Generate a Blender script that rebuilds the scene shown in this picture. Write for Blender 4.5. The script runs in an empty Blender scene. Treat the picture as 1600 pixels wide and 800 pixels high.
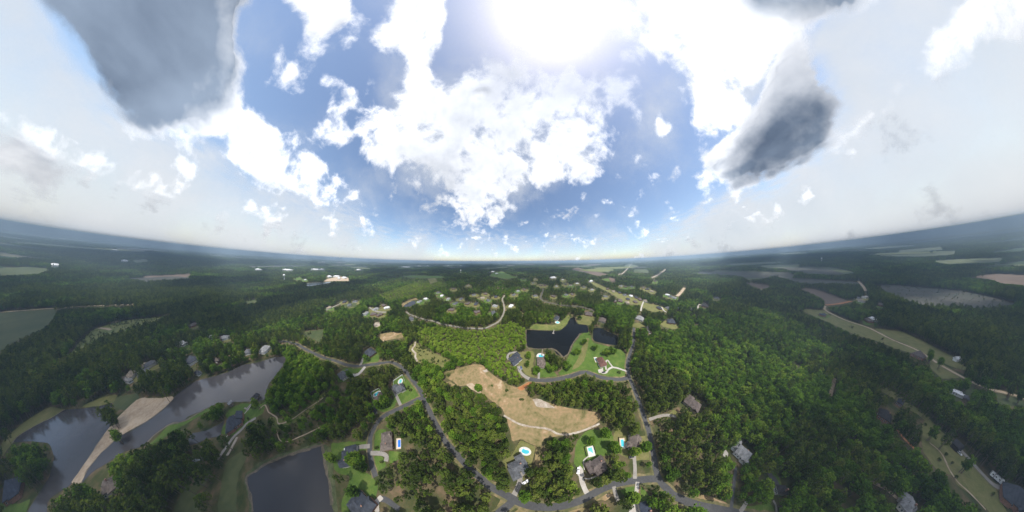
import bpy, math, random
import numpy as np
from mathutils import Matrix, Vector
from mathutils.geometry import tessellate_polygon

random.seed(7); RNG = np.random.default_rng(7)
scene = bpy.context.scene
COL = scene.collection

# ------------------------------------------------------------------ camera: drone 150 m up, very wide stereographic lens
LENS_N, PITCH, ROLL, CAM_H = 290.0, math.radians(3.6), math.radians(-0.3), 150.0
_r = np.linspace(0, 900, 400); _t = 2*np.arctan(_r/LENS_N); _m = _r*36/1600
KP = np.linalg.lstsq(np.stack([_m, _m**2, _m**3, _m**4], 1), _t, rcond=None)[0]
cd = bpy.data.cameras.new('camera'); cam = bpy.data.objects.new('camera', cd); COL.objects.link(cam); scene.camera = cam
cd.type = 'PANO'; cd.sensor_fit = 'HORIZONTAL'; cd.sensor_width = 36; cd.sensor_height = 18
cd.clip_start = 0.5; cd.clip_end = 3000000
cy = cd.cycles if hasattr(cd, 'cycles') else cd
cy.panorama_type = 'FISHEYE_LENS_POLYNOMIAL'; cy.fisheye_fov = 5.6; cy.fisheye_polynomial_k0 = 0.0
for i in range(4): setattr(cy, 'fisheye_polynomial_k%d' % (i+1), -float(KP[i]))
_c, _s = math.cos(ROLL), math.sin(ROLL); _cp, _sp = math.cos(PITCH), math.sin(PITCH)
AX = np.array([_c, -_s*_sp, _s*_cp]); AY = np.array([-_s, -_c*_sp, _c*_cp]); AF = np.array([0, _cp, _sp])
cam.matrix_world = Matrix(((AX[0], AY[0], -AF[0], 0), (AX[1], AY[1], -AF[1], 0), (AX[2], AY[2], -AF[2], CAM_H), (0, 0, 0, 1)))

_rt = np.linspace(0, 1500, 1501); _mt = _rt*36/1600
_tt = KP[0]*_mt + KP[1]*_mt**2 + KP[2]*_mt**3 + KP[3]*_mt**4
_top = int(np.argmax(_tt)); _rt, _tt = _rt[:_top+1], _tt[:_top+1]
def p2d(px, py):
    x = np.asarray(px, float)-800; y = np.asarray(py, float)-400
    r = np.hypot(x, y)+1e-9; t = np.interp(r, _rt, _tt)
    a, u, f = np.sin(t)*x/r, -np.sin(t)*y/r, np.cos(t)
    return a[..., None]*AX + u[..., None]*AY + f[..., None]*AF
def w2p(x, y, z):
    v = np.stack(np.broadcast_arrays(np.asarray(x, float), np.asarray(y, float), np.asarray(z, float)-CAM_H), -1)
    v = v/np.linalg.norm(v, axis=-1, keepdims=True)
    a, u, f = v@AX, v@AY, v@AF
    t = np.arccos(np.clip(f, -1, 1)); r = np.interp(t, _tt, _rt); s = np.hypot(a, u)+1e-12
    return 800+r*a/s, 400-r*u/s
def at(px, py, z=0.0):
    """the ground point (level z) that the photograph shows at a pixel"""
    d = p2d(px, py); k = (z-CAM_H)/np.minimum(d[..., 2], -0.004)
    return np.stack([d[..., 0]*k, d[..., 1]*k], -1)

# ------------------------------------------------------------------ sky, sun, exposure
_sd = p2d(860, 22)
SUN_EL = math.asin(_sd[2]); SUN_AZ = math.atan2(_sd[0], _sd[1])
world = bpy.data.worlds.new('World'); scene.world = world; world.use_nodes = True
wn = world.node_tree; bg = wn.nodes['Background']
sky = wn.nodes.new('ShaderNodeTexSky'); sky.sky_type = 'NISHITA'; sky.sun_disc = False
sky.sun_elevation = SUN_EL; sky.sun_rotation = SUN_AZ; sky.altitude = 200; sky.air_density = 1.0; sky.dust_density = 0.95; sky.ozone_density = 0.3
wn.links.new(sky.outputs[0], bg.inputs[0]); bg.inputs[1].default_value = 0.115
sl = bpy.data.lights.new('sun', 'SUN'); sl.energy = 5.0; sl.angle = math.radians(0.5); sl.color = (1.0, 0.96, 0.9)
so = bpy.data.objects.new('sun', sl); COL.objects.link(so)
so.rotation_euler = Vector((float(_sd[0]), float(_sd[1]), float(_sd[2]))).to_track_quat('Z', 'Y').to_euler(); so.location = (0, 0, 3000)
vs = scene.view_settings; vs.view_transform = 'Standard'; vs.look = 'None'; vs.exposure = 0.66; vs.gamma = 1.0; vs.use_curve_mapping = False
cyc = scene.cycles
cyc.use_denoising = True
try: cyc.denoiser = 'OPENIMAGEDENOISE'
except Exception: pass
cyc.max_bounces = 5; cyc.diffuse_bounces = 2; cyc.glossy_bounces = 2; cyc.transmission_bounces = 3; cyc.transparent_max_bounces = 10; cyc.volume_bounces = 0
cyc.caustics_reflective = False; cyc.caustics_refractive = False; cyc.sample_clamp_indirect = 4.0

# ------------------------------------------------------------------ helpers
def vnoise(x, y, seed=0):
    x = np.asarray(x, float); y = np.asarray(y, float)
    xi = np.floor(x).astype(np.int64); yi = np.floor(y).astype(np.int64); fx = x-xi; fy = y-yi
    def h(a, b):
        n = (a*374761393 + b*668265263 + seed*982451653) & 0xffffffff
        n = ((n ^ (n >> 13))*1274126177) & 0xffffffff
        return ((n ^ (n >> 16)) & 0xffff)/65535.0
    fx = fx*fx*(3-2*fx); fy = fy*fy*(3-2*fy)
    return (h(xi, yi)*(1-fx)+h(xi+1, yi)*fx)*(1-fy)+(h(xi, yi+1)*(1-fx)+h(xi+1, yi+1)*fx)*fy
def fbm(x, y, seed=0, o=4):
    s = 0; a = 0.5; n = 0
    for k in range(o):
        s = s+a*vnoise(np.asarray(x)*2**k+17*k, np.asarray(y)*2**k-9*k, seed+k); n += a; a *= 0.5
    return s/n
def tag(o, label=None, cat=None, group=None, kind=None):
    if label: o['label'] = label
    if cat: o['category'] = cat
    if group: o['group'] = group
    if kind: o['kind'] = kind
    return o
def empty(name, loc=(0, 0, 0), rz=0.0):
    o = bpy.data.objects.new(name, None); o.empty_display_size = 1; COL.objects.link(o)
    o.location = loc; o.rotation_euler = (0, 0, rz); return o
def mesh(name, v, f, mat, mi=None, smooth=False):
    me = bpy.data.meshes.new(name); me.from_pydata([tuple(map(float, p)) for p in v], [], [tuple(map(int, q)) for q in f])
    for m in (mat if isinstance(mat, (list, tuple)) else [mat]): me.materials.append(m)
    if mi is not None: me.polygons.foreach_set('material_index', np.asarray(mi, np.int32))
    if smooth: me.polygons.foreach_set('use_smooth', np.ones(len(f), bool))
    me.update(); return me
def obj(name, me, parent=None, loc=(0, 0, 0), rot=(0, 0, 0)):
    o = bpy.data.objects.new(name, me); COL.objects.link(o); o.parent = parent; o.location = loc; o.rotation_euler = rot; return o
class MB:
    def __init__(s): s.v = []; s.f = []
    def add(s, v, f):
        b = len(s.v); s.v += [tuple(p) for p in v]; s.f += [tuple(i+b for i in q) for q in f]; return s
    def box(s, c, d, rz=0.0, bevel=0.0):
        x, y, z = d[0]/2, d[1]/2, d[2]/2; ca, sa = math.cos(rz), math.sin(rz)
        P = [(-x, -y, -z), (x, -y, -z), (x, y, -z), (-x, y, -z), (-x, -y, z), (x, -y, z), (x, y, z), (-x, y, z)]
        return s.add([(c[0]+p[0]*ca-p[1]*sa, c[1]+p[0]*sa+p[1]*ca, c[2]+p[2]) for p in P],
                     [(0, 3, 2, 1), (4, 5, 6, 7), (0, 1, 5, 4), (1, 2, 6, 5), (2, 3, 7, 6), (3, 0, 4, 7)])
    def prism(s, pts, z0, z1):
        n = len(pts)
        return s.add([(p[0], p[1], z0) for p in pts]+[(p[0], p[1], z1) for p in pts],
                     [tuple(range(n-1, -1, -1)), tuple(range(n, 2*n))]+[(i, (i+1) % n, (i+1) % n+n, i+n) for i in range(n)])
    def cyl(s, a, b, r0, r1, n=6):
        a = Vector(a); b = Vector(b); d = (b-a).normalized(); u = d.orthogonal().normalized(); w = d.cross(u)
        P = [a+(u*math.cos(2*math.pi*i/n)+w*math.sin(2*math.pi*i/n))*r0 for i in range(n)]+[b+(u*math.cos(2*math.pi*i/n)+w*math.sin(2*math.pi*i/n))*r1 for i in range(n)]
        return s.add([tuple(p) for p in P], [(i, (i+1) % n, (i+1) % n+n, i+n) for i in range(n)]+[tuple(range(n-1, -1, -1)), tuple(range(n, 2*n))])
    def mesh(s, name, mat): return mesh(name, s.v, s.f, mat)
    def obj(s, name, mat, parent=None, loc=(0, 0, 0), rot=(0, 0, 0)): return obj(name, s.mesh(name, mat), parent, loc, rot)

# ------------------------------------------------------------------ materials
def nodes(name):
    m = bpy.data.materials.new(name); m.use_nodes = True; nt = m.node_tree; nt.nodes.clear()
    return m, nt, (lambda t: nt.nodes.new('ShaderNode'+t)), nt.links.new
def ramp(node, stops):
    e = node.color_ramp.elements
    while len(e) > 1: e.remove(e[-1])
    e[0].position = stops[0][0]; e[0].color = (*stops[0][1], 1)
    for p, c in stops[1:]: k = e.new(p); k.color = (*c, 1)
def mat_noise(name, stops, size, rough=0.9, detail=6, size2=None, amt2=0.35, bump=0.0, spec=0.2, metal=0.0, dist=0.4):
    """a surface of several real colours mixed by noise; size is the patch size in metres"""
    m, nt, N, L = nodes(name)
    out = N('OutputMaterial'); b = N('BsdfPrincipled'); g = N('NewGeometry'); L(b.outputs[0], out.inputs[0])
    n = N('TexNoise'); n.inputs['Scale'].default_value = 1.0/size; n.inputs['Detail'].default_value = detail; n.inputs['Roughness'].default_value = 0.6; n.inputs['Distortion'].default_value = dist
    L(g.outputs['Position'], n.inputs['Vector']); fac = n.outputs['Fac']
    if size2:
        n2 = N('TexNoise'); n2.inputs['Scale'].default_value = 1.0/size2; n2.inputs['Detail'].default_value = 4; L(g.outputs['Position'], n2.inputs['Vector'])
        mx = N('Mix'); mx.inputs['Factor'].default_value = amt2; L(fac, mx.inputs['A']); L(n2.outputs['Fac'], mx.inputs['B']); fac = mx.outputs['Result']
    r = N('ValToRGB'); ramp(r, stops); L(fac, r.inputs[0]); L(r.outputs[0], b.inputs['Base Color'])
    b.inputs['Roughness'].default_value = rough; b.inputs['Specular IOR Level'].default_value = spec; b.inputs['Metallic'].default_value = metal
    if bump:
        bp = N('Bump'); bp.inputs['Strength'].default_value = bump; bp.inputs['Distance'].default_value = size*0.1; L(fac, bp.inputs['Height']); L(bp.outputs[0], b.inputs['Normal'])
    return m
def k3(c, d=0.25, lo=0.36, hi=0.66):
    return [(lo, tuple(x*(1-d) for x in c)), (0.5, c), (hi, tuple(x*(1+d) for x in c))]
def mat_leaf(name, stops, stand=60.0):
    m, nt, N, L = nodes(name)
    out = N('OutputMaterial'); oi = N('ObjectInfo'); g = N('NewGeometry')
    n = N('TexNoise'); n.inputs['Scale'].default_value = 1/stand; n.inputs['Detail'].default_value = 3; L(g.outputs['Position'], n.inputs['Vector'])
    n2 = N('TexNoise'); n2.inputs['Scale'].default_value = 0.5; n2.inputs['Detail'].default_value = 2; L(g.outputs['Position'], n2.inputs['Vector'])
    a = N('Math'); a.operation = 'MULTIPLY_ADD'; a.inputs[1].default_value = 0.75; L(oi.outputs['Random'], a.inputs[0]); L(n.outputs['Fac'], a.inputs[2])
    c = N('Math'); c.operation = 'MULTIPLY_ADD'; c.inputs[1].default_value = 0.5; L(n2.outputs['Fac'], c.inputs[0]); L(a.outputs[0], c.inputs[2])
    d = N('Math'); d.operation = 'MULTIPLY_ADD'; d.inputs[1].default_value = 0.9; d.inputs[2].default_value = -0.52; L(c.outputs[0], d.inputs[0])
    r = N('ValToRGB'); ramp(r, stops); L(d.outputs[0], r.inputs[0])
    df = N('BsdfDiffuse'); tr = N('BsdfTranslucent'); mx = N('MixShader'); mx.inputs[0].default_value = 0.22
    L(r.outputs[0], df.inputs[0]); L(r.outputs[0], tr.inputs[0]); L(df.outputs[0], mx.inputs[1]); L(tr.outputs[0], mx.inputs[2]); L(mx.outputs[0], out.inputs[0])
    return m
def mat_plain(name, c, rough=0.7, spec=0.3, metal=0.0, var=0.15, size=1.5):
    return mat_noise(name, k3(c, var), size, rough, 4, spec=spec, metal=metal)
def mat_water(name, c, rough=0.06, wave=0.06):
    m, nt, N, L = nodes(name)
    out = N('OutputMaterial'); b = N('BsdfPrincipled'); g = N('NewGeometry'); L(b.outputs[0], out.inputs[0])
    n = N('TexNoise'); n.inputs['Scale'].default_value = 0.012; n.inputs['Detail'].default_value = 3; L(g.outputs['Position'], n.inputs['Vector'])
    r = N('ValToRGB'); ramp(r, k3(c, 0.18)); L(n.outputs['Fac'], r.inputs[0]); L(r.outputs[0], b.inputs['Base Color'])
    w = N('TexNoise'); w.inputs['Scale'].default_value = 1.2; w.inputs['Detail'].default_value = 3; L(g.outputs['Position'], w.inputs['Vector'])
    bp = N('Bump'); bp.inputs['Strength'].default_value = wave; bp.inputs['Distance'].default_value = 0.2; L(w.outputs['Fac'], bp.inputs['Height']); L(bp.outputs[0], b.inputs['Normal'])
    b.inputs['Roughness'].default_value = rough; b.inputs['IOR'].default_value = 1.33; b.inputs['Specular IOR Level'].default_value = 0.36
    return m
def mat_roof(name, c):
    """shingles: noise weathering and fine courses"""
    m, nt, N, L = nodes(name)
    out = N('OutputMaterial'); b = N('BsdfPrincipled'); tc = N('TexCoord'); L(b.outputs[0], out.inputs[0])
    n = N('TexNoise'); n.inputs['Scale'].default_value = 0.5; n.inputs['Detail'].default_value = 6; L(tc.outputs['Object'], n.inputs['Vector'])
    bk = N('TexBrick'); bk.inputs['Scale'].default_value = 1.2; bk.inputs['Color1'].default_value = (0.9, 0.9, 0.9, 1); bk.inputs['Color2'].default_value = (0.6, 0.6, 0.6, 1); bk.inputs['Mortar'].default_value = (0.4, 0.4, 0.4, 1)
    L(tc.outputs['Object'], bk.inputs['Vector'])
    r = N('ValToRGB'); ramp(r, k3(c, 0.28)); L(n.outputs['Fac'], r.inputs[0])
    mx = N('Mix'); mx.data_type = 'RGBA'; mx.blend_type = 'MULTIPLY'; mx.inputs['Factor'].default_value = 0.5; L(r.outputs[0], mx.inputs['A']); L(bk.outputs[0], mx.inputs['B'])
    L(mx.outputs['Result'], b.inputs['Base Color']); b.inputs['Roughness'].default_value = 0.85; b.inputs['Specular IOR Level'].default_value = 0.25
    return m
M = {}
M['lawn'] = mat_noise('lawn_grass', [(0.34, (0.045, 0.082, 0.013)), (0.5, (0.07, 0.12, 0.019)), (0.64, (0.11, 0.145, 0.032))], 9, size2=1.2)
M['dry_lawn'] = mat_noise('dry_lawn_grass', [(0.34, (0.085, 0.095, 0.028)), (0.5, (0.13, 0.13, 0.042)), (0.66, (0.18, 0.155, 0.065))], 10, size2=1.5)
M['clearing'] = mat_noise('clearing_soil', [(0.35, (0.075, 0.08, 0.026)), (0.41, (0.145, 0.122, 0.05)), (0.49, (0.212, 0.162, 0.08)), (0.57, (0.275, 0.185, 0.10)), (0.66, (0.40, 0.31, 0.205))], 22, size2=3, amt2=0.3, dist=1.2)
M['scrub'] = mat_noise('scrub_ground', [(0.34, (0.06, 0.085, 0.02)), (0.48, (0.115, 0.135, 0.035)), (0.62, (0.19, 0.175, 0.065))], 30, size2=4)
M['field'] = mat_noise('field_grass', [(0.34, (0.038, 0.056, 0.02)), (0.48, (0.055, 0.07, 0.026)), (0.62, (0.085, 0.095, 0.038))], 70, size2=7)
M['pale_field'] = mat_noise('pale_field', [(0.3, (0.075, 0.095, 0.045)), (0.5, (0.105, 0.122, 0.058)), (0.7, (0.14, 0.145, 0.08))], 120, size2=20)
M['brown_field'] = mat_noise('ploughed_field', [(0.3, (0.085, 0.062, 0.044)), (0.5, (0.12, 0.084, 0.06)), (0.7, (0.16, 0.115, 0.085))], 120, size2=15)
M['clearcut'] = mat_noise('cut_over_land', [(0.34, (0.026, 0.034, 0.02)), (0.46, (0.042, 0.044, 0.032)), (0.56, (0.062, 0.056, 0.045)), (0.68, (0.10, 0.085, 0.07))], 55, size2=6, amt2=0.5)
M['red_soil'] = mat_noise('red_soil', [(0.3, (0.20, 0.085, 0.035)), (0.5, (0.33, 0.14, 0.055)), (0.7, (0.40, 0.22, 0.12))], 5, size2=1)
M['sand'] = mat_noise('sand', [(0.3, (0.22, 0.16, 0.105)), (0.45, (0.33, 0.25, 0.17)), (0.58, (0.42, 0.335, 0.24)), (0.7, (0.30, 0.25, 0.22))], 18, size2=2.5, dist=1.5)
M['white_sand'] = mat_noise('white_sand', [(0.32, (0.20, 0.15, 0.105)), (0.5, (0.31, 0.26, 0.205)), (0.66, (0.45, 0.41, 0.35))], 6, size2=1)
M['reed'] = mat_noise('bank_reeds', [(0.34, (0.035, 0.048, 0.02)), (0.48, (0.065, 0.08, 0.034)), (0.62, (0.11, 0.115, 0.055))], 5, size2=1)
M['asphalt'] = mat_noise('worn_asphalt', [(0.3, (0.045, 0.045, 0.047)), (0.5, (0.066, 0.066, 0.067)), (0.7, (0.09, 0.088, 0.085))], 12, size2=1.5, rough=0.85)
M['concrete'] = mat_noise('driveway_concrete', [(0.3, (0.17, 0.155, 0.135)), (0.5, (0.24, 0.22, 0.195)), (0.7, (0.31, 0.285, 0.25))], 5, size2=0.8)
M['pale_concrete'] = mat_noise('pale_concrete', [(0.3, (0.30, 0.275, 0.24)), (0.5, (0.38, 0.35, 0.31)), (0.7, (0.46, 0.43, 0.385))], 5, size2=0.8)
M['verge'] = mat_noise('road_verge', [(0.3, (0.06, 0.075, 0.025)), (0.5, (0.12, 0.11, 0.05)), (0.68, (0.26, 0.19, 0.11))], 9, size2=2)
M['pool_deck'] = mat_plain('pool_deck', (0.52, 0.50, 0.46), var=0.12)
M['tan_deck'] = mat_plain('tan_pool_deck', (0.50, 0.41, 0.32), var=0.1)
M['coping'] = mat_plain('coping_stone', (0.6, 0.58, 0.54), var=0.1)
M['pool_water'] = mat_water('pool_water', (0.06, 0.42, 0.50), 0.04, 0.08)
M['teal_water'] = mat_water('teal_pool_water', (0.12, 0.42, 0.42), 0.04, 0.08)
M['blue_cover'] = mat_plain('blue_pool_cover', (0.01, 0.14, 0.55), rough=0.4, var=0.08)
M['lake'] = mat_water('murky_lake', (0.060, 0.056, 0.058), 0.10)
M['slate_lake'] = mat_water('slate_lake', (0.042, 0.040, 0.040), 0.12)
M['black_lake'] = mat_water('dark_lake', (0.008, 0.009, 0.009), 0.08)
M['far_water'] = mat_water('far_pond', (0.16, 0.18, 0.19), 0.15)
M['white'] = mat_plain('white_paint', (0.75, 0.75, 0.73), var=0.05)
M['brick'] = mat_plain('brick_wall', (0.26, 0.14, 0.10), var=0.3, size=0.6)
M['siding'] = mat_plain('pale_siding', (0.55, 0.52, 0.46), var=0.1)
M['stone_wall'] = mat_plain('stone_wall', (0.36, 0.32, 0.27), var=0.25)
M['glass'] = mat_plain('window_glass', (0.03, 0.04, 0.05), rough=0.08, spec=0.6)
M['door'] = mat_plain('door_paint', (0.12, 0.05, 0.03))
M['wood'] = mat_plain('weathered_wood', (0.20, 0.16, 0.12), var=0.3)
M['dark_wood'] = mat_plain('dark_fence', (0.035, 0.03, 0.028))
M['bark'] = mat_plain('bark', (0.13, 0.10, 0.08), var=0.4, size=0.7)
M['tyre'] = mat_plain('tyre_rubber', (0.02, 0.02, 0.02))
M['rim'] = mat_plain('wheel_rim', (0.5, 0.5, 0.5), metal=0.8, rough=0.35)
for nm, c in dict(roof_grey=(0.115, 0.12, 0.13), roof_slate=(0.055, 0.062, 0.078), roof_navy=(0.045, 0.055, 0.08), roof_brown=(0.13, 0.105, 0.095), roof_taupe=(0.165, 0.135, 0.115),
                  roof_red=(0.15, 0.075, 0.06), roof_pale=(0.27, 0.27, 0.27), roof_dark=(0.04, 0.037, 0.04), roof_white=(0.68, 0.68, 0.68), roof_tan=(0.30, 0.25, 0.19)).items():
    M[nm] = mat_roof(nm, c)
for nm, c in dict(car_white=(0.78, 0.78, 0.78), car_black=(0.015, 0.015, 0.018), car_grey=(0.25, 0.26, 0.28), car_blue=(0.04, 0.08, 0.2)).items():
    M[nm] = mat_plain(nm, c, rough=0.25, spec=0.5, var=0.03)
M['pine'] = mat_leaf('pine_needles', [(0.10, (0.026, 0.042, 0.010)), (0.40, (0.054, 0.082, 0.016)), (0.66, (0.092, 0.127, 0.021)), (0.90, (0.140, 0.165, 0.032))])
M['broad'] = mat_leaf('broad_leaves', [(0.08, (0.033, 0.063, 0.010)), (0.40, (0.067, 0.127, 0.014)), (0.66, (0.107, 0.188, 0.019)), (0.90, (0.172, 0.235, 0.031))])
M['young'] = mat_leaf('young_leaves', [(0.12, (0.090, 0.149, 0.017)), (0.5, (0.139, 0.215, 0.022)), (0.9, (0.198, 0.265, 0.036))])
M['bush'] = mat_leaf('bush_leaves', [(0.12, (0.045, 0.068, 0.018)), (0.5, (0.075, 0.10, 0.026)), (0.9, (0.12, 0.14, 0.045))], 20)

# ground: forest floor near, canopy and field patchwork far off
def mat_ground():
    m, nt, N, L = nodes('forest_floor')
    out = N('OutputMaterial'); b = N('BsdfPrincipled'); g = N('NewGeometry'); L(b.outputs[0], out.inputs[0])
    def noise(scale, det=6, dist=0.0):
        n = N('TexNoise'); n.inputs['Scale'].default_value = scale; n.inputs['Detail'].default_value = det; n.inputs['Roughness'].default_value = 0.62; n.inputs['Distortion'].default_value = dist
        L(g.outputs['Position'], n.inputs['Vector']); return n.outputs['Fac']
    near = N('ValToRGB'); ramp(near, [(0.32, (0.035, 0.05, 0.018)), (0.46, (0.06, 0.065, 0.026)), (0.58, (0.105, 0.085, 0.046)), (0.7, (0.18, 0.12, 0.078))]); L(noise(1/14), near.inputs[0])
    far = N('ValToRGB'); ramp(far, [(0.3, (0.016, 0.028, 0.014)), (0.5, (0.028, 0.046, 0.020)), (0.7, (0.045, 0.066, 0.028))]); L(noise(1/260, 9), far.inputs[0])
    vo = N('TexVoronoi'); vo.inputs['Scale'].default_value = 1/700.0
    sx = N('Vector''Math'); sx.operation = 'MULTIPLY'; sx.inputs[1].default_value = (1.0, 0.6, 1.0); L(g.outputs['Position'], sx.inputs[0]); L(sx.outputs[0], vo.inputs['Vector'])
    vr = N('ValToRGB'); vr.color_ramp.interpolation = 'CONSTANT'; sep = N('SeparateColor'); L(vo.outputs['Color'], sep.inputs[0]); L(sep.outputs[0], vr.inputs[0])
    ramp(vr, [(0.0, (0, 0, 0)), (0.80, (1, 1, 1))]); vr.color_ramp.interpolation = 'CONSTANT'
    fc = N('ValToRGB'); L(sep.outputs[1], fc.inputs[0]); ramp(fc, [(0.0, (0.10, 0.12, 0.06)), (0.4, (0.16, 0.15, 0.10)), (0.7, (0.09, 0.10, 0.06)), (1.0, (0.20, 0.16, 0.12))])
    nm = N('Math'); nm.operation = 'GREATER_THAN'; nm.inputs[1].default_value = 0.5; L(noise(1/420, 5, 0.5), nm.inputs[0])
    fm = N('Math'); fm.operation = 'MULTIPLY'; L(vr.outputs[0], fm.inputs[0]); L(nm.outputs[0], fm.inputs[1])
    ff = N('Mix'); ff.data_type = 'RGBA'; L(fm.outputs[0], ff.inputs['Factor']); L(far.outputs[0], ff.inputs['A']); L(fc.outputs[0], ff.inputs['B'])
    ln = N('VectorMath'); ln.operation = 'LENGTH'; L(g.outputs['Position'], ln.inputs[0])
    mr = N('MapRange'); mr.inputs['From Min'].default_value = 1500; mr.inputs['From Max'].default_value = 2600; L(ln.outputs['Value'], mr.inputs['Value'])
    mx = N('Mix'); mx.data_type = 'RGBA'; L(mr.outputs[0], mx.inputs['Factor']); L(near.outputs[0], mx.inputs['A']); L(ff.outputs['Result'], mx.inputs['B'])
    L(mx.outputs['Result'], b.inputs['Base Color']); b.inputs['Roughness'].default_value = 0.95; b.inputs['Specular IOR Level'].default_value = 0.05
    return m
M['ground'] = mat_ground()

# ------------------------------------------------------------------ ground sheet
def disc(name, rings, nseg, mat, zf=None):
    v = [(0, 0, 0)]; f = []
    for r in rings:
        for k in range(nseg):
            a = 2*math.pi*k/nseg; v.append((r*math.sin(a), r*math.cos(a), 0))
    for k in range(nseg): f.append((0, 1+(k+1) % nseg, 1+k))
    for i in range(len(rings)-1):
        for k in range(nseg):
            a = 1+i*nseg+k; b = 1+i*nseg+(k+1) % nseg; f.append((a, b, b+nseg, a+nseg))
    return v, f
v, f = disc('ground', [50*1.35**k for k in range(25)], 96, None)
tag(obj('ground', mesh('ground', v, [q[::-1] for q in f], M['ground'])), 'dark forest floor and far wooded plain reaching the horizon', None, None, 'structure')

OPEN = np.zeros((900, 1700), bool)   # pixel raster (50 px margin) of land the photograph shows free of trees
ZONE = np.zeros((900, 1700), np.uint8)
_gy, _gx = np.mgrid[0:900, 0:1700]; _gx = _gx-50+0.5; _gy = _gy-50+0.5
def raster(poly, target, val):
    P = np.asarray(poly, float); x0, y0 = np.floor(P.min(0)).astype(int)+49; x1, y1 = np.ceil(P.max(0)).astype(int)+51
    x0, y0 = max(x0, 0), max(y0, 0); X = _gx[y0:y1, x0:x1]; Y = _gy[y0:y1, x0:x1]; ins = np.zeros(X.shape, bool)
    for (ax, ay), (bx, by) in zip(P, np.roll(P, -1, 0)):
        if ay == by: continue
        ins ^= ((ay > Y) != (by > Y)) & (X < (bx-ax)*(Y-ay)/(by-ay)+ax)
    target[y0:y1, x0:x1][ins] = val
def raster_line(pts, halfpx, target, val):
    for (ax, ay), (bx, by) in zip(pts[:-1], pts[1:]):
        x0, x1 = int(min(ax, bx)-halfpx)+48, int(max(ax, bx)+halfpx)+52; y0, y1 = int(min(ay, by)-halfpx)+48, int(max(ay, by)+halfpx)+52
        x0, y0 = max(x0, 0), max(y0, 0); X = _gx[y0:y1, x0:x1]; Y = _gy[y0:y1, x0:x1]
        if X.size == 0: continue
        dx, dy = bx-ax, by-ay; t = np.clip(((X-ax)*dx+(Y-ay)*dy)/(dx*dx+dy*dy+1e-9), 0, 1)
        target[y0:y1, x0:x1][np.hypot(X-ax-t*dx, Y-ay-t*dy) < halfpx] = val

def sheet(name, poly, mat, z=0.03, label=None, rough=0.05, openv=True, kind='structure', smooth=True):
    """a patch of ground surface; outline traced on the ground, its edge made uneven"""
    if openv: raster(poly, OPEN, True)
    P = np.asarray(poly, float)
    if smooth and len(P) > 4:      # one Chaikin pass
        Q = np.roll(P, -1, 0); P = np.stack([P*0.87+Q*0.13, P*0.13+Q*0.87], 1).reshape(-1, 2)
    G = at(P[:, 0], P[:, 1]); out = []
    dist = float(np.hypot(*G.mean(0))); step = max(1.0, dist*0.012)
    for a, b in zip(G, np.roll(G, -1, 0)):
        n = int(np.clip(np.hypot(*(b-a))/step, 1, 24))
        for k in range(n): out.append(a+(b-a)*k/n)
    out = np.array(out); amp = rough*max(12.0, min(dist*0.15, 60))
    out = out+amp*np.stack([fbm(out[:, 0]/step/3.5, out[:, 1]/step/3.5, 3, 3)-0.5, fbm(out[:, 0]/step/3.5, out[:, 1]/step/3.5, 9, 3)-0.5], 1)*(2.6 if rough > 0.025 else 1.6)
    z = z*(1+dist/400.0)
    vv = [Vector((p[0], p[1], 0)) for p in out]; tris = tessellate_polygon([vv]); c = out.mean(0)
    fs = []
    for t in tris:
        a, b_, c_ = (out[i] for i in t)
        fs.append(t if (b_[0]-a[0])*(c_[1]-a[1])-(b_[1]-a[1])*(c_[0]-a[0]) > 0 else t[::-1])
    me = mesh(name, [(p[0]-c[0], p[1]-c[1], 0) for p in out], fs, M[mat])
    return tag(obj(name, me, None, (c[0], c[1], z)), label, None, None, kind)
def smooth_line(G, n=6):
    G = np.asarray(G, float); A = np.vstack([2*G[0]-G[1], G, 2*G[-1]-G[-2]]); out = []
    for i in range(1, len(A)-2):
        p0, p1, p2, p3 = A[i-1:i+3]
        for t in np.arange(n)/n: out.append(0.5*((2*p1)+(-p0+p2)*t+(2*p0-5*p1+4*p2-p3)*t*t+(-p0+3*p1-3*p2+p3)*t**3))
    out.append(G[-1]); return np.array(out)
def ribbon(name, G, width, mat, z, label=None, wob=0.0):
    d = np.gradient(G, axis=0); d /= np.linalg.norm(d, axis=1, keepdims=True)+1e-9; nrm = np.stack([-d[:, 1], d[:, 0]], 1)
    w = np.full(len(G), width/2.0)
    wl = w+wob*(fbm(G[:, 0]/5, G[:, 1]/5, 5, 2)-0.4)*2; wr = w+wob*(fbm(G[:, 0]/5, G[:, 1]/5, 15, 2)-0.4)*2
    c = G.mean(0); dd = np.hypot(G[:, 0], G[:, 1]); zz = z*(1+dd/400)
    V = np.vstack([np.c_[G+nrm*wl[:, None]-c, zz], np.c_[G-nrm*wr[:, None]-c, zz]]); n = len(G)
    fs = [(i+n, i+n+1, i+1, i) for i in range(n-1)]
    return tag(obj(name, mesh(name, V, fs, M[mat]), None, (c[0], c[1], 0)), label, None, None, 'structure')
_zi = [0]
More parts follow.
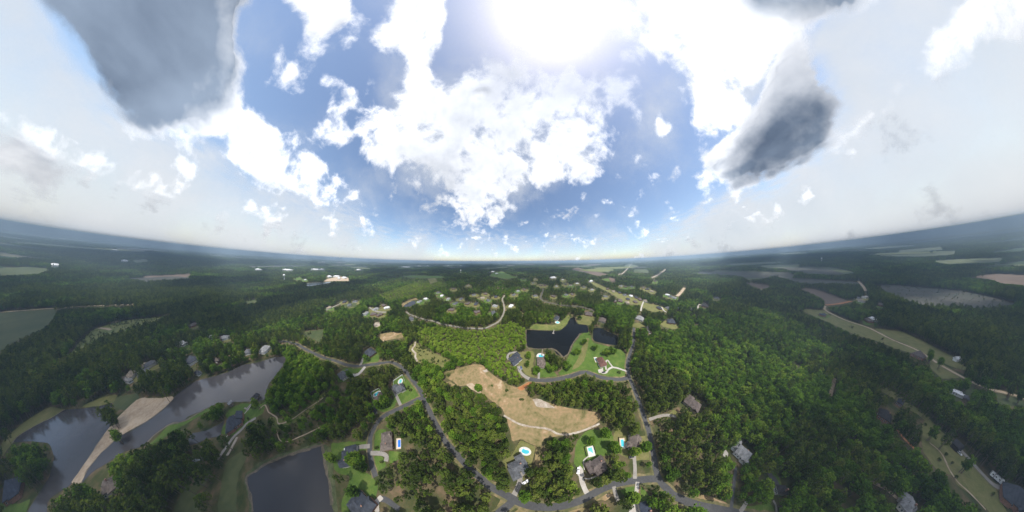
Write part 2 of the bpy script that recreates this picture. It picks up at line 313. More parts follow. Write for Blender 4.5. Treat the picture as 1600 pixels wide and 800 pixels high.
def road(name, pts, width, mat, label=None, verge=0.0, clear=1.0, z=0.10):
    pts = [tuple(p) for p in pts]; G = smooth_line(at([p[0] for p in pts], [p[1] for p in pts]))
    px, py = w2p(G[:, 0], G[:, 1], 0.0); _zi[0] += 1; z = z+0.004*(_zi[0] % 9)
    d = np.hypot(np.hypot(G[:, 0], G[:, 1]), CAM_H)
    for k in range(len(G)-1):
        ex, ey = w2p(G[k, 0]+width/2, G[k, 1], 0.0); fx, fy = w2p(G[k, 0], G[k, 1]+width/2, 0.0)
        hp = max(np.hypot(ex-px[k], ey-py[k]), np.hypot(fx-px[k], fy-py[k]))*0.8+0.5
        raster_line([(px[k], py[k]), (px[k+1], py[k+1])], hp*clear, OPEN, True)
    if verge: ribbon('verge', G, width+verge, 'verge', 0.05+0.003*(_zi[0] % 5), None, 1.2)
    return ribbon(name, G, width, mat, z, label, 0.25)

# ---- water
sheet('lake', [(175.5,629),(157.5,634.6),(135,638),(101,640),(83,651.5),(56,665),(29,681),(20,692),(49,690),(76,693),(86,714),(77,746),(64,766),(55,780),(40,806),(74,812),(74,782),(108,759.5),(112,755),(126,735),(144,708),(166.5,680),(174,660),(175.5,642)], 'lake', 0.05, 'grey lake left of the sand bar', 0.02)
sheet('lake', [(126,757),(137,732),(155,710),(162,703),(184,682),(200,676),(222,664),(240,652),(258,638),(268,626),(274,618),(288,608),(300,598),(316,593),(341,586),(359,580.5),(378,570),(402,566.5),(430,558),(448,557),(443,570),(430,587),(420,600),(415,614),(413,624),(402,628),(364,628),(340,630),(320,640),(292,652),(288,658),(266,662),(240,680),(222,698),(193,706),(173,720),(146,736)], 'lake', 0.055, 'long grey lake between the sand bar and the wooded shore', 0.02)
sheet('lake', [(504,695.5),(474,704),(449,712),(422,722),(405,732),(390,742),(385,748),(390,770),(395,800),(397,812),(526,812),(518,789),(515,756),(510,739),(507,717)], 'slate_lake', 0.05, 'dark slate lake at the bottom edge', 0.02)
sheet('pond', [(295,685),(300,677),(325,672),(345,662),(350,657),(347,672),(344,682),(322,686),(310,692),(295,696)], 'lake', 0.06, 'small grey pond beside the lake house', 0.02)
sheet('lake', [(822,515),(836,516),(874,517.5),(885,509),(891,497),(897.6,495.5),(902,506.5),(918,508),(919.6,520),(907,520),(895,537),(888,553),(880,558.7),(869,553),(866,546),(852,545),(836,545),(823,541)], 'black_lake', 0.05, 'black lake in the middle of the view', 0.02)
sheet('pond', [(926.5,513),(935,512),(948.5,517.5),(965,524),(965,539.5),(948.5,538),(926.5,532.6)], 'black_lake', 0.05, 'dark pond right of the black lake', 0.02)
sheet('pond', [(629.6,475),(639,472),(647.5,469.5),(650,473.5),(642,479),(631,479.6)], 'slate_lake', 0.1, 'small far pond with a tan bank', 0.02)
sheet('pond', [(479.5,443),(488.5,442),(505,441.5),(518.5,440),(514,442.5),(497.5,445),(484,447.5),(479,446.5)], 'far_water', 0.2, 'pale pond below the far quarry', 0.01)
sheet('pond', [(298,718),(310,716),(321,714),(321,718),(308,721),(299,722)], 'far_water', 0.06, 'sliver of pale pond under the pines', 0.02)

# ---- sand, clearings, fields, lawns
sheet('sand_bar', [(112,755),(126,735),(144,708),(160,683),(163,678),(178,660),(194,643),(216,622),(240,622),(268,619),(270,624),(256,638),(230,658),(200,674),(184,684),(162,704),(155,711),(137,733),(126,757)], 'sand', 0.08, 'pale sand bar between the two lakes', 0.03)
M['wet_sand'] = mat_noise('wet_shore', [(0.34, (0.055, 0.05, 0.03)), (0.5, (0.10, 0.082, 0.055)), (0.64, (0.16, 0.125, 0.085))], 4, size2=1, rough=0.5)
for pts in ([(112,755),(126,735),(144,708),(160,683),(166,680)], [(270,624),(256,638),(230,658),(200,674),(184,684),(162,704),(155,711),(137,733),(126,757)], [(101,640),(83,651.5),(56,665),(29,681),(20,692)],
            [(504,695.5),(474,704),(449,712),(422,722),(405,732),(390,742),(385,748),(390,770),(395,800)], [(504,695.5),(507,717),(510,739),(515,756),(518,789)], [(226,697),(240,681),(266,663),(288,658),(320,640)], [(822,515),(823,541),(836,545),(852,545),(866,546),(880,558)], [(880,558),(888,553),(895,537),(907,521)]):
    ribbon('shore', smooth_line(at([p[0] for p in pts], [p[1] for p in pts])), 1.7, 'wet_sand', 0.072, None, 1.2)
sheet('grass_bank', [(160,627),(176,628),(180,640),(194,643),(218,620),(208,615),(185,618)], 'field', 0.03)
sheet('grass_bank', [(0,692),(34,662),(76.5,635),(100,638),(101,641),(83,652),(56,666),(29,682),(12,701),(0,722)], 'dry_lawn', 0.03, 'grassy bank of the left lake')
sheet('grass_bank', [(128,634),(157,621),(182,617),(176,629),(157,635),(135,638)], 'dry_lawn', 0.03)
sheet('grass_bank', [(226,697),(252,675),(266,662),(288,658),(320,640),(330,641),(304,655),(284,667),(260,680),(240,692)], 'lawn', 0.03, 'green strip along the wooded lake shore')
sheet('grass_bank', [(385,748),(390,742),(405,732),(422,722),(449,712),(474,704),(504,695),(503,691),(470,700),(445,708),(415,718),(398,728),(383,740),(380,752),(386,775),(389,800),(390,812),(397,812),(394,790)], 'reed', 0.045, 'reed fringe of the slate lake')
sheet('grass_bank', [(504,695),(509,694),(516,700),(520,735),(524,760),(528,800),(530,812),(525,812),(518,789),(515,756),(510,739),(507,717)], 'reed', 0.045, 'pale reeds along the right shore of the slate lake')
sheet('clearing', [(692,589),(696,581),(719,574.6),(738.6,569),(753.5,570),(762,579),(779,591.6),(796,602),(809,605.5),(824,596),(830,600),(822,611),(830,623),(846,625),(860,630),(885,637),(913,641),(937,645),(940,654),(918,671),(902,676),(882,680),(852,684),(846,692),(844,728),(836,726),(836,697),(814,686),(800,690),(797,672),(792,657),(785,638),(770,628),(753.5,615),(730,602),(715,604),(709,596)], 'clearing', 0.02, 'bare tan clearing with a white track', 0.025)
sheet('soil_patch', [(808,606),(829,595.5),(831,600),(825,604),(815,611)], 'red_soil', 0.05, 'orange soil at the end of the lake lane', 0.04)
sheet('sand_patch', [(832,624),(840,622),(853,627.5),(868,638),(852,637),(839,636)], 'white_sand', 0.05, 'white sand patch in the clearing', 0.05)
sheet('sand_patch', [(728,601),(738,598),(744,605),(751,611),(752,616),(745,613),(734,607)], 'sand', 0.05, 'pale sand pile spot at the clearing edge', 0.04)
sheet('sand_patch', [(754,579),(760,577),(763,580),(757,582)], 'white_sand', 0.05)
C2 = [(636,549),(641,540),(648,534),(662,542),(675,550),(692,558),(711,567),(703,575),(691,578),(664,570),(647,564)]
sheet('clearing', C2, 'dry_lawn', 0.02, 'dry scrubby clearing left of the young wood', 0.06, openv=False); raster(C2, ZONE, 5)
sheet('clearing', [(588,524),(600,521),(612,519),(628,521),(631,527),(612,531),(598,533)], 'clearing', 0.03)
sheet('field', [(467,519),(480,518),(506,514),(503,530),(497,535),(485,528)], 'field', 0.03, 'grassy gap in the left forest')
sheet('field', [(-30,491),(0,489),(50,486),(90,484),(83,498),(67,514),(40,525),(16,537),(0,550),(-30,560)], 'field', 0.1, 'open green field at the left edge')
sheet('scrub_field', [(88,582),(99,566),(126,534),(148,514),(171,507),(202,500),(279,493),(248,512),(216,521),(191,532),(157,543),(135,559),(112,575)], 'scrub', 0.1, 'bright scrubby field left', 0.06, openv=False)
raster([(88,582),(99,566),(126,534),(148,514),(171,507),(202,500),(279,493),(248,512),(216,521),(191,532),(157,543),(135,559),(112,575)], ZONE, 5)
sheet('field', [(310,753),(322,740),(324,748),(316,763),(308,768),(304,780),(307,790),(313,800),(315,812),(262,812),(270,798),(280,776),(290,760)], 'field', 0.03, 'narrow meadow between woods at the bottom left')
sheet('field', [(355,720),(380,705),(386,715),(372,740),(368,770),(371,812),(340,812),(342,765)], 'field', 0.03, 'olive strip beside the slate lake wood')
sheet('field', [(1245,482),(1290,485),(1320,499),(1356,511),(1392,529),(1428,545),(1437,552),(1430,553),(1400,545),(1374,534),(1338,524),(1299,506),(1260,489)], 'dry_lawn', 0.06, 'long meadow left of the dirt track')
sheet('field', [(1362,512),(1410,518),(1440,532),(1470,549),(1498,563),(1514,576),(1505,579),(1480,571),(1455,557),(1430,544),(1394,529)], 'dry_lawn', 0.06, 'long meadow right of the dirt track')
sheet('lawn', [(1438,551),(1456,558),(1475,571),(1492,580),(1500,590),(1485,592),(1470,592),(1458,580)], 'dry_lawn', 0.05)
sheet('lawn', [(1484,624),(1515,603),(1524,607),(1510,619),(1498,627)], 'field', 0.05)
sheet('lawn', [(1557,615),(1584,622),(1640,640),(1640,650),(1600,635),(1575,633),(1557,630)], 'field', 0.05)
sheet('field', [(1376,602),(1400,613),(1419,629),(1442,645),(1452,653),(1446,658),(1430,647),(1412,634),(1396,622),(1376,611)], 'dry_lawn', 0.05, 'narrow grassy lane through the right woods')
sheet('field', [(1450,652),(1462,667),(1488,689),(1506,707),(1524,725),(1542,745),(1553,760),(1560,778),(1574,798),(1590,812),(1548,812),(1542,798),(1526,782),(1508,770),(1494,758),(1488,744),(1462,732),(1456,724),(1442,702),(1440,676),(1441,662)], 'dry_lawn', 0.03, 'sloping dry lawn in the lower right corner')
for k, (poly, mt) in enumerate([
    ([(1114,423),(1162,424),(1205,425),(1202,434),(1170,437),(1160,432),(1130,427)], 'field'), ([(1182,415),(1250,413),(1248,418),(1200,419)], 'pale_field'),
    ([(1165,441),(1203,446),(1200,450),(1190,452),(1175,447)], 'brown_field'), ([(1215,435),(1262,436),(1341,441),(1350,452),(1300,449),(1248,447)], 'clearcut'),
    ([(1245,449),(1275,452),(1320,468),(1328,472),(1290,477),(1285,466)], 'brown_field'), ([(1355,447),(1400,446),(1460,451),(1500,454),(1560,467),(1592,478),(1580,490),(1540,496),(1500,489),(1440,486),(1400,472)], 'clearcut'),
    ([(1360,400),(1453,397),(1493,392),(1490,398),(1440,401)], 'pale_field'), ([(1455,408),(1500,405),(1570,403),(1560,410),(1480,413)], 'pale_field'),
    ([(1505,432),(1560,428),(1630,432),(1630,448),(1565,443),(1550,437)], 'brown_field'), ([(1251,417),(1300,418),(1338,426),(1310,430),(1255,426)], 'field'),
    ([(891,421),(903,418),(923,423),(950,428.5),(935,431.5),(914,425.5)], 'brown_field'), ([(926,422.5),(935,418),(960,421),(950,425)], 'pale_field'),
    ([(939.5,436.5),(951,434.5),(953,440),(946,439)], 'lawn'), ([(951,434),(960.6,435),(962,440.6),(955,440.6)], 'brown_field'), ([(975,416),(983,412),(1000,416),(985,419)], 'pale_field'),
    ([(511,436),(530,432),(545,434),(546,439),(525,439),(505,440)], 'sand'), ([(456,436),(468,433),(474,436),(464,438)], 'lawn'), ([(220,432),(265,430),(300,428),(290,434),(235,437)], 'brown_field'),
    ([(0,419),(40,417),(80,420),(60,428),(0,431)], 'field'), ([(205,407),(228,405),(232,409),(212,410)], 'pale_field'), ([(1400,392),(1470,386),(1474,390),(1410,395)], 'pale_field'), ([(380,470),(400,468),(404,472),(386,474)], 'field'),
    ([(770,426),(785,424),(800,431),(812,433),(790,436),(765,431)], 'lawn'), ([(625,432),(645,430),(690,431),(695,434),(660,435)], 'lawn'), ([(668,436),(680,434),(684,440),(672,443)], 'dry_lawn'),
    ([(535,478),(548,474),(558,473),(557,479),(545,480)], 'field'), ([(573,488),(580,480),(592,483),(604,482),(604,490),(592,492)], 'dry_lawn'), ([(582,508),(587,503),(595,504),(594,510),(586,511)], 'white_sand'),
    ([(628,480),(628,474),(640,469),(650,465),(655,470),(650,468),(640,471.5)], 'clearing')]):
    sheet('field' if 'sand' not in mt else 'sand_patch', poly, mt, 0.1, None, 0.05 if mt != 'clearcut' else 0.12, openv=mt != 'clearcut')
    if mt == 'clearcut': raster(poly, ZONE, 8)
for k in range(64):       # far farmland and cut-over blocks on the plain
    a = math.radians(RNG.uniform(-137, 137)); far_r = RNG.uniform(1500, 8500); L_, W_ = RNG.uniform(90, 260)*(1+far_r/3500), RNG.uniform(60, 150)*(1+far_r/4500); th = RNG.uniform(0, 3.14)
    cx, cy_ = far_r*math.sin(a), far_r*math.cos(a); Q = [(cx+u*L_*math.cos(th)-v_*W_*math.sin(th), cy_+u*L_*math.sin(th)+v_*W_*math.cos(th)) for u, v_ in ((-1, -1), (0.2, -1.1), (1, -0.8), (1.1, 0.7), (0.1, 1), (-0.9, 0.8))]
    qx, qy = w2p([q[0] for q in Q], [q[1] for q in Q], 0.0); mt = ['field', 'clearcut', 'clearcut', 'field', 'pale_field', 'clearcut', 'brown_field', 'scrub'][k % 8]
    sheet('field', list(zip(qx, qy)), mt, 0.12+0.004*k, None, 0.10, openv=mt != 'clearcut')
    if mt == 'clearcut': raster(list(zip(qx, qy)), ZONE, 8)
sheet('lawn', [(920,439),(936,444),(952.5,452),(973.6,460),(988,462),(1001,468),(1008,473),(1034,478),(1043.5,484.5),(1024,488),(1011,484.5),(998,476),(985,476),(972,470),(952.5,457),(930,447)], 'dry_lawn', 0.08, 'yellow green lawns along the far ridge road')
sheet('lawn', [(1030,506),(1040,501),(1061,508),(1058,515),(1035,511)], 'dry_lawn', 0.05)
sheet('lawn', [(988,506),(998,504),(1008,509),(1004,514),(990,511)], 'dry_lawn', 0.05)
sheet('grass_bank', [(826,513),(835,506),(868,508),(880,500),(888,492),(891,495),(886,507),(874,516),(836,515)], 'scrub', 0.04)
sheet('lawn', [(900,495),(921,490),(932,497),(921,508),(903,506)], 'dry_lawn', 0.04, 'dry lawn on the far shore of the black lake')
sheet('meadow', [(907,523),(920,516),(926,535),(950,541),(975,548),(979,575),(978,588),(965,590),(945,587),(930,583),(909,578),(893,584),(880,588),(872,585),(886,562),(890,553),(897,538)], 'lawn', 0.03, 'green meadow between the black lake and the lane')
sheet('meadow_track', [(912,530),(921,528),(918,545),(912,565),(905,574),(893,580),(900,565),(908,548)], 'dry_lawn', 0.06)
sheet('lawn', [(783.5,720),(797,712),(800,706),(813,687),(838,697.6),(831,728),(820,735),(800,738),(784,728)], 'dry_lawn', 0.04, 'fenced lawn around the oval pool')
sheet('lawn', [(810,745),(818,745),(826,779),(812,776),(802,772)], 'dry_lawn', 0.04)
sheet('lawn', [(897,722),(900,692),(915,673),(950,668),(962,688),(955,712),(940,712),(905,737)], 'lawn', 0.04, 'green lawn behind the brown house')
sheet('lawn', [(912,772),(918,765),(936,758),(940,764),(924,771)], 'lawn', 0.04)
sheet('lawn', [(958,680),(966,667),(980,668),(982,680),(997,682),(1013,680),(1018,718),(995,720),(975,714),(960,706)], 'dry_lawn', 0.04, 'dry lawn beside the main road house')
sheet('lawn', [(965,760),(993,757),(992,791),(981,784)], 'lawn', 0.04)
sheet('lawn', [(1000,757),(1013,771),(1018,797),(1022,812),(1004,812),(1003,790)], 'lawn', 0.04, 'bright lawn right of the white driveway')
sheet('lawn', [(586,676),(594,670),(604,672),(598,704),(583,706)], 'lawn', 0.04)
sheet('lawn', [(584,712),(598,712),(604,728),(592,736),(586,725)], 'lawn', 0.04)
sheet('lawn', [(608,704),(628,707),(622,718),(608,725)], 'lawn', 0.04)
sheet('lawn', [(516,693),(540,691),(575,689),(576,702),(554,705),(553,731),(577,740),(592,757),(588,781),(577,776),(552,772),(542,806),(534,806),(533,783),(545,758),(546,744),(523,736),(519,712)], 'lawn', 0.04, 'lakeside lawns of the two slate roofed houses')
sheet('lawn', [(613,596),(629,585),(637,594),(654,610),(659,618),(626,634),(619,628),(612,612)], 'lawn', 0.04, 'lawn around the white fenced pool house')
sheet('lawn', [(580,612),(593,606),(602,617),(619,626),(618,635),(604,645),(590,641),(581,634)], 'lawn', 0.04)
sheet('lawn', [(566,563),(576,545),(592,550),(593,564),(574,570),(565,571)], 'lawn', 0.04)
sheet('lawn', [(525,589),(532,580),(538,575),(564,575),(566,580),(548,585),(540,597),(528,598)], 'lawn', 0.04)
sheet('lawn', [(797,552),(815,550),(835,548),(833,575),(836,590),(822,586),(812,572),(797,566)], 'dry_lawn', 0.04)
sheet('lawn', [(836,555),(854,555),(860,575),(872,588),(838,590)], 'lawn', 0.04)
sheet('lawn', [(352,648),(362,637),(377,629),(395,632),(407,632),(420,625),(412,645),(397,654),(385,660),(378,672),(360,683),(346,678),(350,665),(358,655)], 'lawn', 0.04, 'lawn of the lake house')
sheet('lawn', [(0,806),(0,785),(12,778),(28,790),(46,782),(40,806)], 'lawn', 0.045)
sheet('lawn', [(1162,800),(1170,790),(1205,786),(1213,812),(1160,812)], 'lawn', 0.04, 'bright lawn by the lower right drive')
sheet('lawn', [(1200,730),(1208,731),(1221,752),(1224,775),(1216,775),(1212,750)], 'lawn', 0.04)
sheet('lawn', [(1042,649),(1052,640),(1060,643),(1060,651),(1050,654)], 'dry_lawn', 0.04)
sheet('bare_ground', [(420,652),(434,655),(452,650),(478,632),(508,612),(512,616),(485,640),(462,660),(438,672),(424,668)], 'scrub', 0.03, None, 0.05, openv=False)
raster([(420,652),(434,655),(452,650),(478,632),(512,608),(514,622),(485,645),(462,665),(438,680),(424,668)], ZONE, 5)
for q in [[(1082,770),(1120,780),(1140,790),(1120,790),(1085,778)], [(783,764),(797,778),(792,784),(782,797),(776,790),(782,780)], [(800,802),(812,793),(850,800),(885,797),(910,790),(920,798),(900,812),(800,812)],
          [(935,772),(955,765),(958,775),(945,782),(928,782)], [(1030,668),(1036,666),(1040,671),(1032,674)], [(742,590),(750,588),(752,592)], [(694,598),(703,596),(712,601),(702,605)]]:
    sheet('bare_ground', q, 'clearing', 0.025, None, 0.05)

# ---- roads, drives and tracks
road('road', [(990,512),(990,533.5),(985.6,549),(981,565),(981,577),(983,589.5),(987.5,600),(995,619),(1002,638.6),(1009,660),(1013,671),(1018,695),(1021.5,712.5),(1025,735),(1032,753),(1044,765),(1053,774),(1067,781),(1080,786),(1106,793),(1132,798),(1180,808),(1230,814)], 4.9, 'asphalt', 'grey main road running down the middle right', 3.5)
road('road', [(1030,748),(1007.5,749),(972.5,753.6),(950,760),(930.5,769),(911,780),(885,788.7),(859,792.5),(832.5,790.5),(811.5,785),(790,773),(766,760),(745,742),(727.5,725),(710,705.5),(696,690),(684,668),(672,644),(663,625),(656,609),(644,593),(630,576),(619.5,569),(607,566),(586,569),(570.5,571),(557.5,572),(541,570),(525,564),(509,560),(492.5,553),(476,545),(463,537.5),(450,534),(436,533)], 4.7, 'asphalt', 'long winding road along the bottom and up the left', 3.5)
road('road', [(662,621),(647.6,626.5),(633.6,633.5),(616,642),(602,649),(591.5,658),(583,672),(579,682.6),(578,695),(578,709),(580.6,723),(584,735),(587,745)], 4.2, 'asphalt', 'curved lane past the lakeside houses', 2.0)
road('road', [(801,782),(796,788),(783.5,798),(768,812)], 4.6, 'asphalt', 'short spur road at the bottom', 2)
road('road', [(983,590),(967,593),(946,591),(934,588),(920,582.5),(909.6,581.7),(894,587),(878,591),(859,594),(839.5,594),(826,592)], 5.0, 'asphalt', 'grey lane south of the black lake', 2.5)
road('driveway', [(827,592),(820,588),(813,581),(810,572)], 4.0, 'concrete', 'driveway of the slate house by the lake lane')
road('road', [(788.5,461.5),(785,467.5),(787,475),(788,484),(785.5,493),(779.5,502),(769,508),(757,513),(737.5,513),(721,512),(707.5,509.5),(689.5,506),(677.5,502),(662.5,499),(649,494.5),(640,491),(634,487)], 3.8, 'concrete', 'pale curved road in the far settlement', 3.5, 1.1, 0.2)
road('road', [(849,452),(846.5,460),(845,466),(851,471),(863,474),(875,476.5),(890,478),(905,478.7),(917,482),(929,486)], 4.5, 'asphalt', 'winding road beyond the black lake', 2.5, 1.1, 0.2)
road('track', [(1019,434),(1029,429),(1040,421)], 14, 'white_sand', 'far pale track on the plain', 0, 1.2, 0.3)
road('track', [(966,429),(969,428),(977,423.5),(988,411)], 12, 'white_sand', 'thin far track beside green fields', 0, 1.2, 0.3)
road('track', [(1058,463),(1064,457),(1069.5,450)], 12, 'sand', 'straight sandy cut through the far wood', 0, 1.2, 0.3)
road('track', [(1289,478),(1290,485),(1320,500),(1356,512),(1392,530),(1428,545),(1449,557),(1470,571),(1498,586.5),(1522.5,599),(1549,609),(1575,615),(1610,626)], 5.5, 'sand', 'dirt track crossing the right side', 4)
road('track', [(1290,477),(1310,475),(1330,471)], 9, 'red_soil', 'red dirt track at the cut over field', 0, 1.2, 0.2)
road('track', [(1341,440),(1348,447),(1353,455)], 9, 'sand', 'short far track at the right', 0, 1.2, 0.2)
road('driveway', [(1488,690),(1516,720),(1534,740),(1552,758),(1568,764),(1584,775),(1605,790)], 4.5, 'concrete', 'drive along the lower right lawn', 2)
road('path', [(1452,692),(1470,708),(1482,732),(1495,752),(1512,768),(1540,797)], 1.5, 'sand', 'worn path across the lower right lawn')
road('track', [(0,489),(50,485),(90,482),(130,479),(209,476)], 4, 'sand', 'farm track along the left field', 0, 1.2, 0.2)
road('track', [(155,513),(165,514),(173,516)], 6, 'sand', None, 0, 1.2, 0.2)
road('track', [(787,649),(796,654),(813,663),(840,668),(851,669),(860,672),(869,677),(882,679),(904,675),(937,662)], 1.6, 'white_sand', 'white sandy track across the clearing')
road('track', [(649,534),(648,540),(644,546),(649,552),(649,558),(652,565)], 2.8, 'white_sand', 'white track in the scrubby clearing')
road('track', [(405,640),(414,633),(420,644),(432,652),(436,662),(455,656),(478,640),(505,622)], 1.2, 'sand', 'sandy footpath through the thicket')
road('track', [(432,672),(438,688),(450,690),(470,682),(500,668)], 1.0, 'sand', 'narrow path above the slate lake')
road('driveway', [(340,718),(355,697),(366,682),(377,672),(386,662),(400,653)], 3.2, 'concrete', 'gravel drive of the lake house')
road('driveway', [(355,712),(363,698),(371,683)], 3.0, 'white_sand', 'white sand lay-by next to the lake house drive')
road('path', [(379,650),(386,642),(392,634)], 1.2, 'pale_concrete', 'white walk from the lake house to its dock')
road('path', [(354,683),(360,676)], 1.0, 'pale_concrete')
road('driveway', [(812,741),(812,752),(808,764),(802,776)], 3.4, 'concrete', 'drive of the grey house with the oval pool')
road('driveway', [(906,738),(909,752),(914,765),(918,772)], 3.0, 'pale_concrete', 'pale drive of the brown house')
road('path', [(921,712),(912,720),(913,734)], 0.9, 'pale_concrete')
road('path', [(913,747),(920,748),(935,743),(937,738)], 0.7, 'pale_concrete')
road('driveway', [(990,708),(991,716),(992,730),(992,748)], 3.0, 'concrete', 'drive of the house on the main road corner')
road('driveway', [(996,753),(995,764),(993,780),(992,792)], 2.8, 'pale_concrete', 'white drive of the bottom house')
road('driveway', [(959,760),(961,770),(966,782)], 2.6, 'concrete')
road('driveway', [(579,708),(590,708),(598,709),(604,713),(603,721)], 3.4, 'concrete', 'forked drive of the brown house with the blue pool')
road('driveway', [(578,697),(565,698),(552,701),(540,702)], 3.4, 'concrete', 'drive of the upper slate lakeside house')
road('driveway', [(624,796),(612,787),(603,781),(594,779)], 3.6, 'asphalt', 'drive of the lower slate lakeside house')
road('driveway', [(613,605),(617,613),(620,620),(626,633)], 3.4, 'concrete', 'drive of the white fenced pool house')
road('driveway', [(584,628),(585,636),(588,647)], 2.8, 'asphalt')
road('driveway', [(572,549.6),(567,561),(563,571)], 4.0, 'concrete', 'straight drive to the dark house up the road')
road('driveway', [(550,586),(556,586),(562,583),(570.5,573)], 4.5, 'pale_concrete', 'pale drive of the blue grey roofed house')
road('driveway', [(842,576),(842,584),(841.6,592)], 2.8, 'concrete')
road('driveway', [(795,562),(793,557),(797,552),(808,550)], 3.2, 'concrete')
road('driveway', [(979,580),(967,576),(957.6,574),(951,577),(947,582),(940,583)], 2.6, 'pale_concrete', 'loop drive of the red roofed house')
road('driveway', [(957.6,574),(953,568),(949,563),(946,568),(947,578)], 2.2, 'pale_concrete')
road('driveway', [(1014,655.6),(1028,651),(1042,648.7),(1056,651)], 2.8, 'concrete', 'wooded drive right of the main road')
road('driveway', [(1142,796),(1144,780),(1145,768),(1148,745),(1150,730)], 2.6, 'asphalt', 'drive up to the pale roofed house')
road('driveway', [(1156,800),(1163,790),(1168,782)], 2.6, 'concrete')
road('driveway', [(1202,738),(1204,744),(1211,750),(1215,760),(1217,768)], 4.0, 'asphalt', 'dark curving drive in the lower right wood')
road('path', [(1208,782),(1212,790),(1213,802)], 1.6, 'concrete')
road('driveway', [(509.5,485),(520,480),(532,474.5)], 5, 'concrete', None, 0, 1.2, 0.15)
road('driveway', [(577,480.5),(583,484),(590,487),(603,488)], 6, 'concrete', None, 0, 1.2, 0.15)
road('driveway', [(1006,470),(1003,478),(1001,486)], 4, 'pale_concrete', None, 0, 1.2, 0.15)
road('driveway', [(1034,480),(1037,485),(1041,488)], 4, 'pale_concrete', None, 0, 1.2, 0.15)
road('driveway', [(1090,482),(1092,476),(1097,477)], 4, 'pale_concrete', None, 0, 1.2, 0.15)
road('driveway', [(1011,509),(1013,516),(1016,522)], 3.5, 'concrete', None, 0, 1.1, 0.1)
road('track', [(1304.5,591),(1301,604),(1297,618)], 4, 'sand', 'short sandy cut in the right forest', 0, 1.2)
road('track', [(1403,780),(1385,765),(1370,757),(1358,750)], 3, 'sand', 'sandy drive of the grey roofed house in the lower right wood')
road('track', [(1402,672),(1412,685),(1430,703)], 3, 'red_soil', None, 0, 1.2)
sheet('parking_pad', [(901,733),(906,727),(911,733),(913,744),(908,748),(902,742)], 'pale_concrete', 0.12, 'pale parking pad of the brown house', 0.01)
sheet('parking_pad', [(983,796),(988,790),(999,791),(999,806),(982,806)], 'pale_concrete', 0.12, None, 0.01)
sheet('parking_pad', [(582,786),(594,773),(600,779),(592,786),(593,800),(586,800)], 'pale_concrete', 0.12, 'pale parking pad of the lower slate lakeside house', 0.01)
sheet('parking_pad', [(934,578),(942,575),(943,583),(936,583)], 'pale_concrete', 0.12, None, 0.01)
sheet('parking_pad', [(1129,707),(1134,703),(1138,709),(1136,716),(1130,713)], 'pale_concrete', 0.12, None, 0.01)
sheet('parking_pad', [(982,713),(988,710),(991,716),(984,717)], 'concrete', 0.12, None, 0.01)
sheet('parking_pad', [(813,738),(824,737),(816,745),(810,744)], 'concrete', 0.12, None, 0.01)

# ------------------------------------------------------------------ houses
def roof_block(mb, cx, cy, lx, ly, z, axis, pitch, hip, ov=0.5, z2=0.0):
    a, b = (lx, ly) if axis == 'u' else (ly, lx)
    ha, hb = a/2+ov, b/2+ov; rh = pitch*hb; rl = max(ha-(hb*hip), 0.15)
    P = [(-ha, -hb, 0), (ha, -hb, 0), (ha, hb, 0), (-ha, hb, 0), (-rl, 0, rh), (rl, 0, rh)]
    P += [(p[0], p[1], -0.18) for p in P[:4]]
    if axis == 'v': P = [(-p[1], p[0], p[2]) for p in P]
    mb.add([(p[0]+cx, p[1]+cy, p[2]+z+z2) for p in P], [(0, 1, 5, 4), (1, 2, 5), (2, 3, 4, 5), (3, 0, 4), (6, 7, 1, 0), (7, 8, 2, 1), (8, 9, 3, 2), (9, 6, 0, 3), (9, 8, 7, 6)])
    return z+z2+rh
_win = MB().box((0, 0, 0), (1.1, 0.10, 1.3)).mesh('window', M['white']); _pane = MB().box((0, 0, 0), (0.9, 0.14, 1.1)).mesh('pane', M['glass'])
_door = MB().box((0, 0, 0), (1.1, 0.12, 2.1)).mesh('door', M['door']); _gar = MB().box((0, 0, 0), (4.6, 0.12, 2.2)).mesh('garage_door', M['white'])
_knob = MB().box((0.35, 0.09, 0), (0.08, 0.1, 0.12)).mesh('handle', M['rim'])
